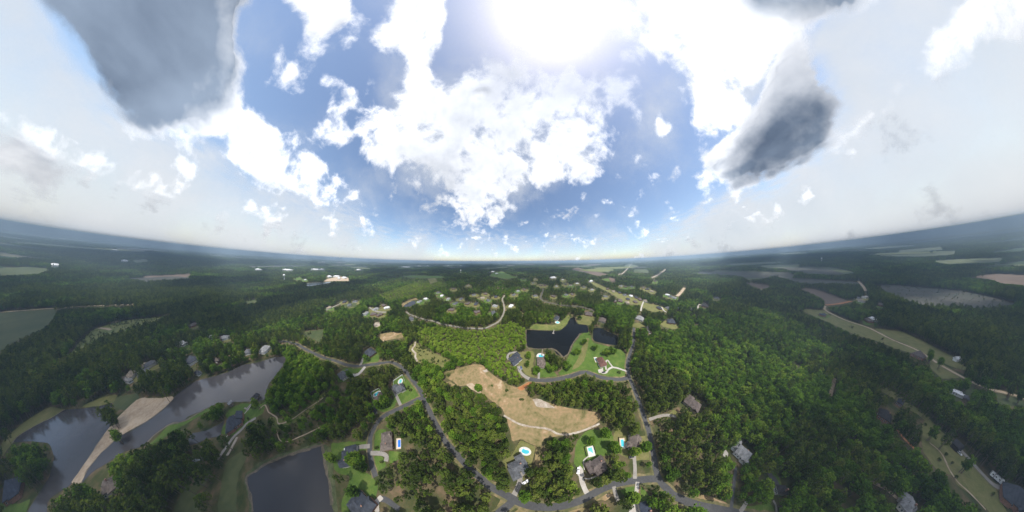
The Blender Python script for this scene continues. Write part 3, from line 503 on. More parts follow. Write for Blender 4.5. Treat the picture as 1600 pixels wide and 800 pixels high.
def house(label, p0, p1, width, roof, wall='brick', wings=(), h=3.2, pitch=0.8, hip=1.0, chimney=True, garage=True, name='house', cat='house', detail=True, group=None):
    a, b = at(*p0), at(*p1); d = b-a; L = float(np.hypot(*d)); ang = math.atan2(d[1], d[0]); c = (a+b)/2
    if (p0[0] < 450 and p0[1] < 610): L *= 0.75; width *= 0.75; wings = [tuple(q*0.75 if isinstance(q, (int, float)) else q for q in w) for w in wings]
    t = tag(empty(name, (c[0], c[1], 0), ang), label, cat, group)
    rm, wm = MB(), MB(); W = width
    blocks = [(0, 0, L, W, 'u' if L >= W else 'v')]+list(wings)
    top = 0
    for k, (u, v, lu, lv, ax) in enumerate(blocks):
        hh = h+0.012*k
        wm.box((u, v, hh/2), (lu-0.02*k, lv-0.02*k, hh))
        top = max(top, roof_block(rm, u, v, lu, lv, hh+0.2, ax, pitch*(1-0.06*k), hip if k == 0 else (hip if k % 2 else 0.0), 0.55, 0.01*k))
    Q = np.array([(-L/2-1, -W/2-1), (L/2+1, -W/2-1), (L/2+1, W/2+1), (-L/2-1, W/2+1)]); Q = np.stack([c[0]+Q[:, 0]*math.cos(ang)-Q[:, 1]*math.sin(ang), c[1]+Q[:, 0]*math.sin(ang)+Q[:, 1]*math.cos(ang)], 1)
    for zz in (0.0, h+2.0): raster(np.stack(w2p(Q[:, 0], Q[:, 1], zz), 1), OPEN, True)
    wm.obj('wall', M[wall], t); ro = rm.obj('roof', M[roof], t)
    if chimney:
        MB().box((L*0.22, W*0.12, h+2.0), (0.9, 0.7, 3.4)).box((L*0.22, W*0.12, h+3.8), (1.1, 0.9, 0.25)).obj('chimney', M['brick'], ro)
    if detail:
        for s in (-1, 1):
            for u in np.linspace(-L*0.36, L*0.36, 4):
                if s > 0 and abs(u-L*0.12) < L*0.1:
                    dd = obj('door', _door, t, (u, s*(W/2+0.03), 1.08)); obj('handle', _knob, dd); continue
                w = obj('window', _win, t, (u, s*(W/2+0.03), 1.75)); obj('pane', _pane, w)
        if garage: obj('garage_door', _gar, t, (-L/2-0.03, 0, 1.15), (0, 0, math.pi/2))
        for u in (-0.2, 0.3): MB().cyl((0, 0, h+0.6), (0, 0, h+0.9+pitch*W*0.32), 0.12, 0.12, 6).obj('vent_pipe', M['roof_dark'], ro, (L*u, -W*0.18, 0))
    return t

house('grey cross gabled house beside the oval pool', (797, 733), (820, 722), 7.5, 'roof_grey', 'stone_wall', [(-4.0, -3.4, 5.5, 9, 'v'), (3.6, 2.6, 5.5, 8, 'v'), (3.2, -3.2, 4.2, 7, 'v')])
house('brown roofed house with stepped gables below the rectangular pool', (920, 732), (940, 719), 7.5, 'roof_brown', 'brick', [(-2.2, -3.6, 4.0, 7, 'v'), (2.6, -3.4, 3.8, 6.5, 'v'), (-5.6, 0.8, 4, 8.5, 'v')], hip=0.5)
house('grey brown house between a slim pool and the main road', (988, 681), (988, 704), 8.2, 'roof_taupe', 'siding', [(2.6, -3.4, 4.2, 6, 'v'), (-2.8, 2.4, 4, 6, 'v')], hip=0.6)
house('navy roofed house at the end of the white drive', (1000, 803), (1010, 799), 10, 'roof_navy', 'siding', [(0, 3, 6, 7, 'v')])
house('long brown roofed house left of the blue covered pool', (607, 678), (608, 704), 9.0, 'roof_taupe', 'brick', [(4.2, -2.4, 6, 6, 'v'), (-5.0, 1.0, 5, 6, 'v')], hip=0.7)
house('slate house nearest the reeds of the dark lake', (545, 706), (546, 730), 7.6, 'roof_slate', 'siding', [(-6.0, 4.2, 5.5, 10, 'v'), (3.2, -2.6, 5, 6, 'v')])
house('large slate house at the bottom beside the pale parking pad', (559, 775), (580, 800), 10.5, 'roof_slate', 'brick', [(-3, -3.6, 7, 8, 'v'), (4.6, 3.0, 7, 8, 'v')])
house('grey house behind the white pool fence', (620, 612), (632, 605), 8.6, 'roof_grey', 'siding', [(-4.2, 3.2, 5, 8, 'v'), (2.5, -1.2, 5.5, 9, 'v')], hip=0.5)
house('brown house below the capsule shaped pool', (588, 629), (600, 621), 8.2, 'roof_brown', 'brick', [(-2.5, -2.8, 4.5, 6, 'v'), (3, 2.5, 4.5, 6, 'v')])
house('dark roofed house above the winding road with a straight drive', (576, 549), (584, 556), 12, 'roof_slate', 'brick', [(-3, -4, 8, 9, 'v')])
house('blue grey roofed house just below the winding road', (534, 592), (547, 583), 12, 'roof_grey', 'siding', [(-4, 4, 8, 9, 'v')])
house('slate house at the end of the lake lane', (801, 558), (810, 567), 15, 'roof_slate', 'white', [(-4, 5, 8, 10, 'v'), (4, -5, 7, 9, 'v')])
house('taupe roofed house below the round pool at the black lake', (839, 566), (851, 566), 13, 'roof_taupe', 'stone_wall', [(0, -6, 7, 9, 'v')])
house('red brown roofed house inside the loop drive', (935, 561), (943, 573), 10, 'roof_red', 'siding', [(5, -2, 6, 9, 'v')])
house('grey brown house hidden in the wood right of the main road', (1069, 625), (1090, 641), 11, 'roof_brown', 'stone_wall', [(-4, 4, 7, 8, 'v'), (5, -3, 6, 8, 'v')])
house('pale grey gabled house alone in the lower right wood', (1147, 702), (1163, 716), 10, 'roof_pale', 'white', [(-6, 2.5, 6, 10, 'v'), (3, -3.5, 3, 6, 'v'), (6.5, -3.5, 3, 6, 'v')], hip=0.0)
house('small dark house beside the curving drive', (1214, 762), (1217, 774), 8, 'roof_dark', 'siding', [])
house('dark slate house on the lake lawn', (358, 670), (380, 656), 15, 'roof_slate', 'brick', [(-4, -3, 8, 12, 'v'), (5, 3, 8, 10, 'v')])
house('slate blue house in the lower left corner', (12, 781), (38, 762), 15, 'roof_navy', 'brick', [(3, -5, 9, 10, 'v')])
house('brown grey house under the pines near the sand bar', (166, 772), (182, 758), 11, 'roof_taupe', 'siding', [(3, -4, 6, 9, 'v')])
house('large dark slate house in the lower right corner', (1562, 770), (1600, 804), 15, 'roof_slate', 'brick', [(-8, -4, 8, 12, 'v'), (6, -5, 8, 10, 'v')])
house('grey roofed house at the bottom in the right wood', (1404, 786), (1420, 806), 12, 'roof_pale', 'siding', [(-2, 4, 8, 8, 'v')])
house('dark roofed house among right pines', (1370, 648), (1388, 660), 14, 'roof_dark', 'brick', [(0, 4, 8, 10, 'v')])
house('small dark house beside the narrow grassy lane', (1400, 630), (1408, 635), 10, 'roof_slate', 'brick')
house('brown roofed house by the dirt track meadow', (1425, 555), (1443, 563), 14, 'roof_brown', 'brick', [(0, 5, 9, 10, 'v')])
house('long white mobile home near the dirt track', (1485, 613), (1502, 620), 9, 'roof_white', 'white', [(4, -3, 10, 5, 'u')], h=2.8, pitch=0.2, chimney=False, garage=False, name='mobile_home', cat='mobile home')
house('grey shed next to the white mobile home', (1504, 625), (1512, 629), 7, 'roof_grey', 'wood', chimney=False, garage=False, detail=False, name='shed', cat='shed')
house('long dark shed on the lower right lawn', (1487, 697), (1497, 707), 6, 'roof_dark', 'dark_wood', hip=0, chimney=False, garage=False, detail=False, name='shed', cat='shed')
house('small white shed at the sandy end of the right meadow', (1491, 563), (1497, 566), 8, 'roof_white', 'white', hip=0, chimney=False, garage=False, detail=False, name='shed', cat='shed')
house('small pale shed on the shore left of the lake house', (360, 636), (365, 631), 3.5, 'roof_pale', 'wood', hip=0, chimney=False, garage=False, detail=False, name='shed', cat='shed')
house('long pale roofed house on the far lake shore lawn', (407, 555), (423, 542), 16, 'roof_pale', 'white', [(-8, -3, 10, 14, 'v')])
house('grey house with a white porch on the far lake shore', (386, 556), (391, 549), 14, 'roof_grey', 'white')
house('white walled house close to the far lake edge', (307, 588), (314, 583), 13, 'roof_slate', 'white')
house('dark roofed house with a white annex behind the far shore', (297, 563), (307, 568), 17, 'roof_slate', 'white', [(8, -8, 10, 8, 'u')])
house('grey house hidden behind the far shore trees', (338, 568), (345, 563), 15, 'roof_taupe', 'brick')
house('pale house in the woods above the sand bar', (198, 600), (206, 595), 16, 'roof_pale', 'white', chimney=False)
house('blue grey house beside the pale settlement road', (640, 500), (646, 498), 16, 'roof_grey', 'white')
house('dark roofed house on the yellow lawn at the right ridge', (1043, 503), (1054, 505), 16, 'roof_slate', 'brick', [(-6, -6, 9, 9, 'v')])
house('white porch house above the pond', (993, 497), (1005, 501), 16, 'roof_pale', 'white')
house('low brown house on the far lawn of the black lake', (914, 491), (925, 493), 15, 'roof_brown', 'brick')
house('slate house with a teal pool on the black lake shore', (867, 497), (873, 499), 16, 'roof_slate', 'white')
house('grey house with a white terrace above the pond', (936, 500), (946, 503), 16, 'roof_brown', 'siding')
house('long dark house in the cleared notch of the far wood', (1096, 478), (1106, 480), 18, 'roof_dark', 'brick')

# mid and far settlement: each house a thing of its own, built from a few kinds
def far_proto(roof, wall):
    wl = MB().box((0, 0, 1.6), (17, 10, 3.2)).box((4.5, -4, 1.6), (6.5, 8, 3.19)).mesh('wall', M[wall]); r = MB()
    roof_block(r, 0, 0, 17, 10, 3.4, 'u', 0.6, 0.8); roof_block(r, 4.5, -4, 6.5, 8, 3.4, 'v', 0.55, 0.4, 0.5, 0.01)
    return wl, r.mesh('roof', M[roof])
FP = {k: far_proto(r, w) for k, (r, w) in dict(pale=('roof_pale', 'white'), white=('roof_white', 'white'), grey=('roof_grey', 'siding'), brown=('roof_brown', 'brick'), slate=('roof_slate', 'brick'), tan=('roof_tan', 'siding')).items()}
WORD = dict(pale='pale roofed', white='white roofed', grey='grey roofed', brown='brown roofed', slate='slate roofed', tan='tan roofed')
def far_house(px, py, kind, place, rot=None, sc=1.0, lawn=True, name='house', cat='house'):
    g = at(px, py); t = empty(name, (g[0], g[1], 0), random.uniform(0, 6.28) if rot is None else rot); t.scale = (sc, sc, 1.0 if sc < 2 else 1.6)
    tag(t, '%s %s %s' % (WORD[kind], name.replace('_', ' '), place), cat, '%s %ss %s' % (WORD[kind], name.replace('_', ' '), place))
    obj('wall', FP[kind][0], t); obj('roof', FP[kind][1], t)
    rpx = 3.2+0.036*max(0, py-440)
    if lawn:
        q = [(px+rpx*1.8*math.cos(a)*random.uniform(0.7, 1.3), py+rpx*0.8*math.sin(a)*random.uniform(0.6, 1.2)+0.4) for a in np.arange(8)*math.pi/4]
        sheet('lawn', q, random.choice(['lawn', 'dry_lawn', 'dry_lawn']), 0.06, None, 0.02)
    else: raster_line([(px-1, py), (px+1, py)], 1.6, OPEN, True)
KS = ['pale', 'brown', 'grey', 'brown', 'slate', 'tan', 'white', 'grey']
for i, (x, y) in enumerate([(700,468),(685,458),(665.5,468),(712,475),(731.5,475),(754,466),(743.5,476),(746,488.5),(773.5,479),(771,490),(798,479),(740.5,461.5),(758.5,460),(731.5,447),(775,464.5),(709,452),(656,472),(763,470),(690,463),(720,468),(705,485)]):
    far_house(x, y, ['pale', 'grey', 'white', 'grey', 'brown', 'tan', 'slate', 'brown'][i % 8], 'inside the bend of the pale settlement road')
for i, (zx, zy) in enumerate([(180,322),(235,345),(295,358),(345,380),(375,420),(405,390),(445,447),(490,425),(545,440),(675,508),(760,508),(860,515),(985,520),(300,430),(250,440),(370,455),(455,405)]):
    far_house(920+zx/6.155, 400+zy/6.155, ['brown', 'tan', 'slate', 'grey', 'slate', 'white', 'brown'][i % 7], 'along the yellow ridge lawns', 0.9, 1.0, False)
for i, (zx, zy) in enumerate([(310,292),(350,300),(415,300),(520,310),(560,325),(605,345),(755,380),(785,395),(820,408),(640,250),(160,395),(300,440)]):
    far_house(920+zx/6.155, 400+zy/6.155, KS[i % 8], 'in the far wood beyond the ridge')
for i, (zx, zy) in enumerate([(465,318),(340,312),(220,285),(300,310),(560,300),(610,310),(680,290),(750,330),(830,355),(630,405),(560,410),(430,425),(120,245),(245,245),(530,250),(240,420),(60,370),(130,355),(20,410)]):
    far_house(800+zx/6.67, 400+zy/6.67, KS[i % 8], 'in the settlement beyond the black lake')
for i, (x, y) in enumerate([(572,491),(593,493),(604.6,482),(584,492),(538,473),(555,472.5),(546,478),(515,482),(587,484),(600,478),(477,438)]):
    far_house(x, y, KS[(i*3) % 8], 'in the left middle woods')
for i, (x, y) in enumerate([(303,510),(330,530),(345,532),(352,530),(225,577),(215,582),(235,573),(260,560),(272,558),(285,540),(250,533),(240,532),(205,590),(228,586)]):
    far_house(x, y, KS[(i*5+1) % 8], 'among the trees behind the far lake shore', None, 1.0, i % 3 == 0)
for i, (x, y) in enumerate([(1340,468),(1346,472),(1352,466),(1375,478),(1364,501),(1357,503),(1286,494),(1120,467)]):
    far_house(x, y, KS[(i*3+2) % 8], 'on the cut over land to the right')
for (x, y, s, r) in [(404,422,5,0.6),(449,422.5,7,0.9),(493,421.7,6,0.8),(503,421.5,3,0.8),(560.5,422,5,0.2),(634,417.5,11,0.4),(655,416,6,0.4),(668,415.6,5,0.2),(700,415.5,6,0.1),(720,415.5,5,0.1),(505,409.7,7,0.5),
                     (515,433,3,0.3),(526,433,3,1.0),(538,435,2.5,0.6),(530,436,2,0.2),(780,412.5,8,0.1),(812,412,8,0.2),(864,434.5,3,0.3),(923,440.5,2,0.5),(86,416.5,4,1.3),(180,391.5,5,1.2),(770,425,2.5,0),(776,428,2,0.8),(195,409,4,1.1)]:
    g = at(x, y); t = tag(empty('warehouse', (g[0], g[1], 0), r), 'long low white industrial building on the far plain', 'warehouse', 'far white industrial buildings'); t.scale = (s, s*0.7, 2.0)
    obj('wall', FP['white'][0], t); obj('roof', FP['white'][1], t); raster_line([(x-2-s*0.8, y), (x+2+s*0.8, y)], 1.3, OPEN, True)

# ------------------------------------------------------------------ pools
def shape_pts(kind, L, W, n=28):
    if kind == 'oval': return [(L/2*math.cos(a), W/2*math.sin(a)) for a in np.linspace(0, 2*math.pi, n, endpoint=False)]
    if kind == 'capsule':
        r = W/2; e = L/2-r
        return [(e+r*math.cos(a), r*math.sin(a)) for a in np.linspace(-math.pi/2, math.pi/2, n//2)]+[(-e+r*math.cos(a), r*math.sin(a)) for a in np.linspace(math.pi/2, 3*math.pi/2, n//2)]
    if kind == 'kidney':
        return [((L/2)*math.cos(a), (W/2)*math.sin(a)*(1.0-(0.42 if math.sin(a) > 0 else 0.0)*math.exp(-(math.cos(a)/0.5)**2))) for a in np.linspace(0, 2*math.pi, n, endpoint=False)]
    if kind == 'ell': return [(-L/2, -W/2), (L/2, -W/2), (L/2, W/2), (-L*0.1, W/2), (-L*0.1, W*0.05), (-L/2, W*0.05)]
    return [(-L/2, -W/2), (L/2, -W/2), (L/2, W/2), (-L/2, W/2)]
def pool(label, c, axis, kind, L, W, deck=('oval', 12, 9), dmat='pool_deck', wmat='pool_water', off=(0, 0), steps=True):
    g = at(*c); h = at(*axis); ang = math.atan2(h[1]-g[1], h[0]-g[0])
    t = tag(empty('swimming_pool', (g[0], g[1], 0), ang), label, 'pool')
    MB().prism(shape_pts(*deck, 40), 0.0, 0.16).obj('deck', M[dmat], t, (off[0], off[1], 0))
    o = shape_pts(kind, L+0.7, W+0.7); i = shape_pts(kind, L, W); n = len(o)
    MB().add([(p[0], p[1], 0.22) for p in o]+[(p[0], p[1], 0.22) for p in i]+[(p[0], p[1], 0.15) for p in o], [(k, (k+1) % n, (k+1) % n+n, k+n) for k in range(n)]+[(k+2*n, (k+1) % n+2*n, (k+1) % n, k) for k in range(n)]).obj('coping', M['coping'], t)
    MB().add([(p[0], p[1], 0.175) for p in i], [tuple(range(n))]).obj('water', M[wmat], t)
    if steps: MB().box((-L/2+0.5, 0, 0.19), (0.6, min(2, W*0.5), 0.06)).obj('steps', M['coping'], t)
    x, y = w2p(g[0], g[1], 0); raster_line([(float(x)-1, float(y)), (float(x)+1, float(y))], 9 if y > 560 else 4, OPEN, True)
    return t
pool('oval pool with blue water and white deck in a fenced lawn', (820.5, 705), (830, 708), 'kidney', 6.6, 3.8, ('oval', 9.6, 6.6))
pool('rectangular white decked pool with an L shaped teal basin', (922.5, 704), (921, 698), 'ell', 4.6, 3.4, ('rect', 8.2, 5.6), 'pool_deck', 'teal_water', (-0.7, -0.3))
pool('slim rectangular pool with tan deck left of the main road house', (972.5, 693), (971.5, 685), 'rect', 6.4, 2.6, ('rect', 9.0, 4.8), 'tan_deck')
pool('bright blue covered pool right of the long brown house', (624, 693), (624, 686), 'rect', 6.0, 2.4, ('rect', 9.0, 4.2), 'tan_deck', 'blue_cover', (0, 0.7), False)
pool('pale teal pool inside the white fence', (625.6, 596), (627, 591), 'kidney', 6.2, 4.0, ('oval', 8.6, 6.6), 'pool_deck', 'teal_water')
pool('capsule shaped pool with white deck above the brown house', (589, 615.6), (594, 612.5), 'capsule', 7.4, 3.8, ('capsule', 10.4, 6.4))
pool('round pool with white surround at the black lake', (845, 557), (851, 557), 'oval', 7.5, 7.5, ('oval', 13.5, 13.0))
pool('teal pool below the slate house across the black lake', (871, 503.8), (876, 503.8), 'oval', 8, 7, ('oval', 12, 10.5), 'pool_deck', 'teal_water')
pool('dark teal pool left of the red brown roofed house', (931.5, 562), (933, 566), 'rect', 7, 3.5, ('rect', 10, 5.6), 'tan_deck', 'teal_water')

# ------------------------------------------------------------------ fences
def fence(label, pts, mat, h=1.6, gap=2.4, name='fence'):
    G = at([p[0] for p in pts], [p[1] for p in pts]); c = G.mean(0); t = tag(empty(name, (c[0], c[1], 0)), label, 'fence')
    pm = MB().box((0, 0, h/2), (0.16, 0.16, h+0.1)).mesh('post', M[mat])
    for a, b in zip(G[:-1], G[1:]):
        L = float(np.hypot(*(b-a))); n = max(1, int(L/gap)); ang = math.atan2(b[1]-a[1], b[0]-a[0])
        for k in range(n):
            q = a+(b-a)*k/n-c; obj('post', pm, t, (q[0], q[1], 0))
            m = a+(b-a)*(k+0.5)/n-c
            MB().box((0, 0, h*0.52), (L/n-0.16, 0.05, h*0.8)).box((0, 0, h*0.95), (L/n-0.16, 0.09, 0.1)).obj('panel', M[mat], t, (m[0], m[1], 0), (0, 0, ang))
    return t
fence('white picket fence around the pale teal pool', [(616.5, 606), (615, 595.5), (629, 586), (633.5, 597)], 'white', 1.5)
fence('dark fence around the oval pool lawn', [(797.5, 713), (813, 687), (838, 697.6), (831, 728)], 'dark_wood', 1.0, 3.0)
fence('black fence around the L shaped teal pool', [(916, 713), (912.5, 699), (925.5, 692), (930.5, 708)], 'dark_wood', 1.5, 1.4)
fence('white fence around the capsule pool', [(582.5, 623), (580, 613.5), (592.5, 607), (597, 615)], 'white', 1.3)
fence('low black fence around the slim pool', [(966, 704), (966, 683.5), (978, 682.5)], 'dark_wood', 1.2, 1.6)

# ------------------------------------------------------------------ vehicles
def car(label, p, q, colour, kind='car', L=4.6, W=1.85, H=1.45):
    g = at(*p); h = at(*q); t = tag(empty('parked_car' if kind == 'car' else kind, (g[0], g[1], 0.13), math.atan2(h[1]-g[1], h[0]-g[0])), label, kind.replace('_', ' '))
    prof = [(-L/2, 0.35), (L/2, 0.35), (L/2, 0.72), (L*0.44, 0.86), (L*0.2, 0.92), (-L*0.36, 0.95), (-L/2, 0.9)]
    n = len(prof); b = MB().add([(x, -W/2, z) for x, z in prof]+[(x, W/2, z) for x, z in prof], [tuple(range(n)), tuple(range(2*n-1, n-1, -1))]+[(i+n, (i+1) % n+n, (i+1) % n, i) for i in range(n)])
    b.obj('body', M[colour], t)
    e = 0.9; cab = [(-L*0.40, e), (L*0.20, e), (L*0.07, H), (-L*0.30, H)]; wi = W*0.36
    MB().add([(x, -W*0.46, z) if z == e else (x, -wi, z) for x, z in cab]+[(x, W*0.46, z) if z == e else (x, wi, z) for x, z in cab], [(0, 1, 2, 3), (7, 6, 5, 4)]+[(i+4, (i+1) % 4+4, (i+1) % 4, i) for i in range(4)]).obj('window', M['glass'], t)
    MB().box((-L*0.115, 0, H+0.02), (L*0.36, wi*2, 0.05)).obj('roof', M[colour], t)
    for sx in (-0.31, 0.31):
        for sy in (-1, 1):
            w = MB().cyl((0, -0.11, 0), (0, 0.11, 0), 0.33, 0.33, 12).obj('wheel', M['tyre'], t, (L*sx, sy*(W/2-0.08), 0.33)); MB().cyl((0, -0.12, 0), (0, 0.12, 0), 0.19, 0.19, 10).obj('rim', M['rim'], w)
    for sy in (-1, 1): MB().box((L/2, sy*W*0.34, 0.68), (0.06, 0.34, 0.14)).obj('headlight', M['white'], t)
    return t
car('white car parked in the trees below the grey house', (820.7, 753), (824, 751), 'car_white')
car('white car at the edge of the pale parking pad', (903, 735), (903.6, 731), 'car_white')
car('black car parked at the red brown roofed house', (943, 582), (947, 581), 'car_black')
car('white pickup behind the slate lakeside house', (543, 702), (548, 701), 'car_white', L=5.4)
car('grey car parked on the lane drive by the slate house', (812, 577), (814, 580), 'car_grey')
car('blue car on the drive above the slate lane house', (814.5, 575), (815.5, 578), 'car_blue')
car('white car at the end of the long dark shed', (1498, 709), (1501, 712), 'car_white')
car('white car in front of the white mobile home', (1488, 605.5), (1491, 607), 'car_white')
car('white van outside the dark house on the straight drive', (580, 548), (582, 549), 'car_white', L=5.6)
car('black car on the small parking pad by the slim pool house', (986, 714), (988, 713.5), 'car_black')
# camper beside the drive at the lower right
g = at(1555, 750); h = at(1563, 757); t = tag(empty('camper', (g[0], g[1], 0.05), math.atan2(h[1]-g[1], h[0]-g[0])), 'long white camper parked beside the lower right drive', 'camper')
MB().box((0, 0, 1.9), (10.5, 2.5, 2.6)).box((5.6, 0, 1.3), (1.2, 2.3, 1.4)).obj('body', M['white'], t); [MB().box((0, 0, 3.35), (1.2, 1.0, 0.3)).obj('roof_unit', M['roof_pale'], t, (u, 0, 0)) for u in (-1.5, 2.4)]
for u in (-3.5, -1.0, 2.0): MB().box((u, -1.26, 2.2), (1.2, 0.06, 0.7)).obj('window', M['glass'], t)
MB().box((6.0, 0, 1.75), (0.5, 2.0, 0.6)).obj('windscreen', M['glass'], t)
for sx in (-3.2, 3.8):
    for sy in (-1, 1): MB().cyl((0, -0.14, 0), (0, 0.14, 0), 0.45, 0.45, 12).obj('wheel', M['tyre'], t, (sx, sy*1.1, 0.45))
# boat house, dock and small pier
g = at(401, 623); h = at(392.5, 632); ang = math.atan2(h[1]-g[1], h[0]-g[0])
t = tag(empty('boat_house', (g[0], g[1], 0), ang), 'dark roofed boat dock on the lake below the lawn', 'boat dock'); r = MB(); roof_block(r, 0, 0, 9, 7.5, 3.0, 'u', 0.55, 1.0); r.obj('roof', M['roof_dark'], t)
for sx in (-4, 4):
    for sy in (-3.3, 3.3): MB().cyl((sx, sy, -0.5), (sx, sy, 3.0), 0.13, 0.13).obj('post', M['wood'], t)
MB().box((0, -2.9, 0.6), (9, 1.4, 0.2)).box((0, 2.9, 0.59), (9, 1.4, 0.2)).box((-3.9, 0, 0.58), (1.2, 4.4, 0.2)).obj('deck', M['wood'], t)
MB().box((9.5, 0, 0.5), (10, 1.6, 0.2)).box((14.5, 0, 0.5), (1.6, 9, 0.19)).obj('walkway', M['concrete'], t)
g = at(865, 518.5); h = at(866, 514); t = tag(empty('pier', (g[0], g[1], 0), math.atan2(h[1]-g[1], h[0]-g[0])), 'small pale pier on the far shore of the black lake', 'pier')
MB().box((0, 0, 0.5), (13, 1.8, 0.2)).box((-5, 0, 0.52), (3.5, 4, 0.2)).obj('deck', M['concrete'], t)
for u in (-6, -2, 2, 6): MB().cyl((u, 0.8, -0.4), (u, 0.9, 0.9), 0.12, 0.12).obj('post', M['wood'], t)
g = at(847, 551); h = at(847.5, 546.5); t = tag(empty('pier', (g[0], g[1], 0), math.atan2(h[1]-g[1], h[0]-g[0])), 'narrow pier behind the round pool', 'pier')
MB().box((0, 0, 0.5), (14, 1.4, 0.2)).obj('deck', M['wood'], t)
for u in (-6, 0, 6): MB().cyl((u, 0.6, -0.4), (u, 0.6, 0.9), 0.1, 0.1).obj('post', M['wood'], t)
raster_line([(847, 552), (848, 546)], 1.5, OPEN, True)
for (x, y, lab) in [(1284, 411, 'pale water tower on the right plain'), (720, 427, 'thin pale tower beyond the settlement'), (444.5, 441, 'slim white tower in the left forest'), (1125, 402, 'tiny mast on the hazy right plain')]:
    g = at(x, y); t = tag(empty('water_tower', (g[0], g[1], 0)), lab, 'tower'); MB().cyl((0, 0, 0), (0, 0, 34), 2.4, 1.8, 10).obj('column', M['white'], t)
    MB().cyl((0, 0, 32), (0, 0, 36), 2.2, 7, 14).cyl((0, 0, 36), (0, 0, 41), 7, 6.5, 14).cyl((0, 0, 41), (0, 0, 44), 6.5, 1.5, 14).obj('tank', M['white'], t)

# ------------------------------------------------------------------ trees
def quads(C, size, rng, up=0.35):
    """leaf sprays: one small bent quad at each centre, random facing"""
    n = len(C); d = rng.normal(size=(n, 3)); d[:, 2] = np.abs(d[:, 2])+up; d /= np.linalg.norm(d, axis=1, keepdims=True)
    u = np.cross(d, rng.normal(size=(n, 3))); u /= np.linalg.norm(u, axis=1, keepdims=True); w = np.cross(d, u)
    s = size*rng.uniform(0.7, 1.3, n)[:, None]; e = rng.uniform(0.55, 1.0, n)[:, None]
    V = np.stack([C-u*s-w*s*e*0.4, C+u*s*0.3-w*s*e, C+u*s+w*s*e*0.3, C-u*s*0.2+w*s*e], 1).reshape(-1, 3)
    return V, [tuple(range(4*i, 4*i+4)) for i in range(n)]
def clump(c, r, n, rng, flat=0.7):
    p = rng.normal(size=(n, 3)); p /= np.linalg.norm(p, axis=1, keepdims=True); p *= (rng.uniform(0.35, 1.0, n)**0.5)[:, None]*r; p[:, 2] *= flat; return p+c
def make_pine(seed, nq=13, lq=0.55, H=18.0):
    rng = np.random.default_rng(seed); C = []; tr = MB()
    lean = rng.normal(size=2)*0.4
    tr.cyl((0, 0, -0.3), (lean[0]*0.5, lean[1]*0.5, H*0.55), 0.24, 0.17, 6).cyl((lean[0]*0.5, lean[1]*0.5, H*0.55), (lean[0], lean[1], H*0.97), 0.17, 0.05, 5)
    zz = np.linspace(0.42, 0.98, 9)
    for k, z in enumerate(zz):
        R = 2.9*math.sin(math.pi*min(1, (1.02-z)/0.60+0.06)**0.8*0.62)+0.3
        for j in range(3 if k < 7 else 2):
            a = 2.4*k+2.1*j+rng.uniform(-0.5, 0.5); r = R*rng.uniform(0.55, 1.0); b = np.array([lean[0]*z+r*math.cos(a), lean[1]*z+r*math.sin(a), H*z+0.4*r*0.4])
            tr.cyl((lean[0]*z, lean[1]*z, H*z-0.3), tuple(b), 0.07, 0.03, 4)
            C.append(clump(b, 1.05*rng.uniform(0.75, 1.2), nq, rng, 0.55))
    C.append(clump(np.array([lean[0], lean[1], H*0.98]), 0.8, nq, rng, 1.0))
    return tr, quads(np.vstack(C), lq, rng)
def make_broad(seed, nl=13, nq=20, lq=0.55, H=14.0, R=3.3):
    rng = np.random.default_rng(seed); C = []; tr = MB(); tr.cyl((0, 0, -0.3), (0.1, 0, H*0.5), 0.30, 0.2, 6)
    for k in range(nl):
        a = k*2.4+rng.uniform(-0.3, 0.3); t = (k+0.5)/nl; z = H*(0.40+0.55*t); rr = R*0.72*math.sqrt(max(0.03, 1-((z-H*0.62)/(H*0.42))**2))*rng.uniform(0.55, 1.1)
        c = np.array([rr*math.cos(a), rr*math.sin(a), z]); tr.cyl((0.1, 0, H*0.42), tuple(c), 0.11, 0.03, 4); C.append(clump(c, R*0.5*rng.uniform(0.75, 1.2), nq, rng, 0.8))
    return tr, quads(np.vstack(C), lq, rng, 0.5)
PROTO = {}   # kind -> list of (trunk mesh, crown mesh)
def reg(kind, tr, leaf, mat, i):
    PROTO.setdefault(kind, []).append((tr.mesh('trunk', M['bark']), mesh('crown', leaf[0], leaf[1], M[mat]), tr, leaf, mat))
for i in range(4): reg('pine', *make_pine(100+i, 13, 0.52, 16.5+i), 'pine', i)
for i in range(4): reg('broad', *make_broad(200+i, 13+i, 20, 0.58, 12.5+i, 3.0+0.25*i), 'broad', i)
for i in range(2): reg('young', *make_broad(300+i, 8, 16, 0.42, 7.5+i, 1.9), 'young', i)
for i in range(3): reg('bush', *make_broad(400+i, 7, 16, 0.34, 2.6+i*0.7, 1.4), 'bush', i)
for i in range(3): reg('pine_far', *make_pine(500+i, 4, 1.0, 17+i), 'pine', i)
for i in range(3): reg('broad_far', *make_broad(600+i, 9, 7, 1.1, 13+i, 3.2), 'broad', i)
FORMS = bpy.data.collections.new('canopy_forms'); IDX = {}; _n = 0
for kind, L in PROTO.items():
    for k, (tm, cm, tr, leaf, mt) in enumerate(L):
        nt = len(tr.v); V = tr.v+[tuple(p) for p in leaf[0]]; F = tr.f+[tuple(i+nt for i in q) for q in leaf[1]]
        o = bpy.data.objects.new('canopy_form_%02d' % _n, mesh('canopy_form', V, F, [M['bark'], M[mt]], [0]*len(tr.f)+[1]*len(leaf[1]))); FORMS.objects.link(o)
        IDX.setdefault(kind, []).append(_n); _n += 1

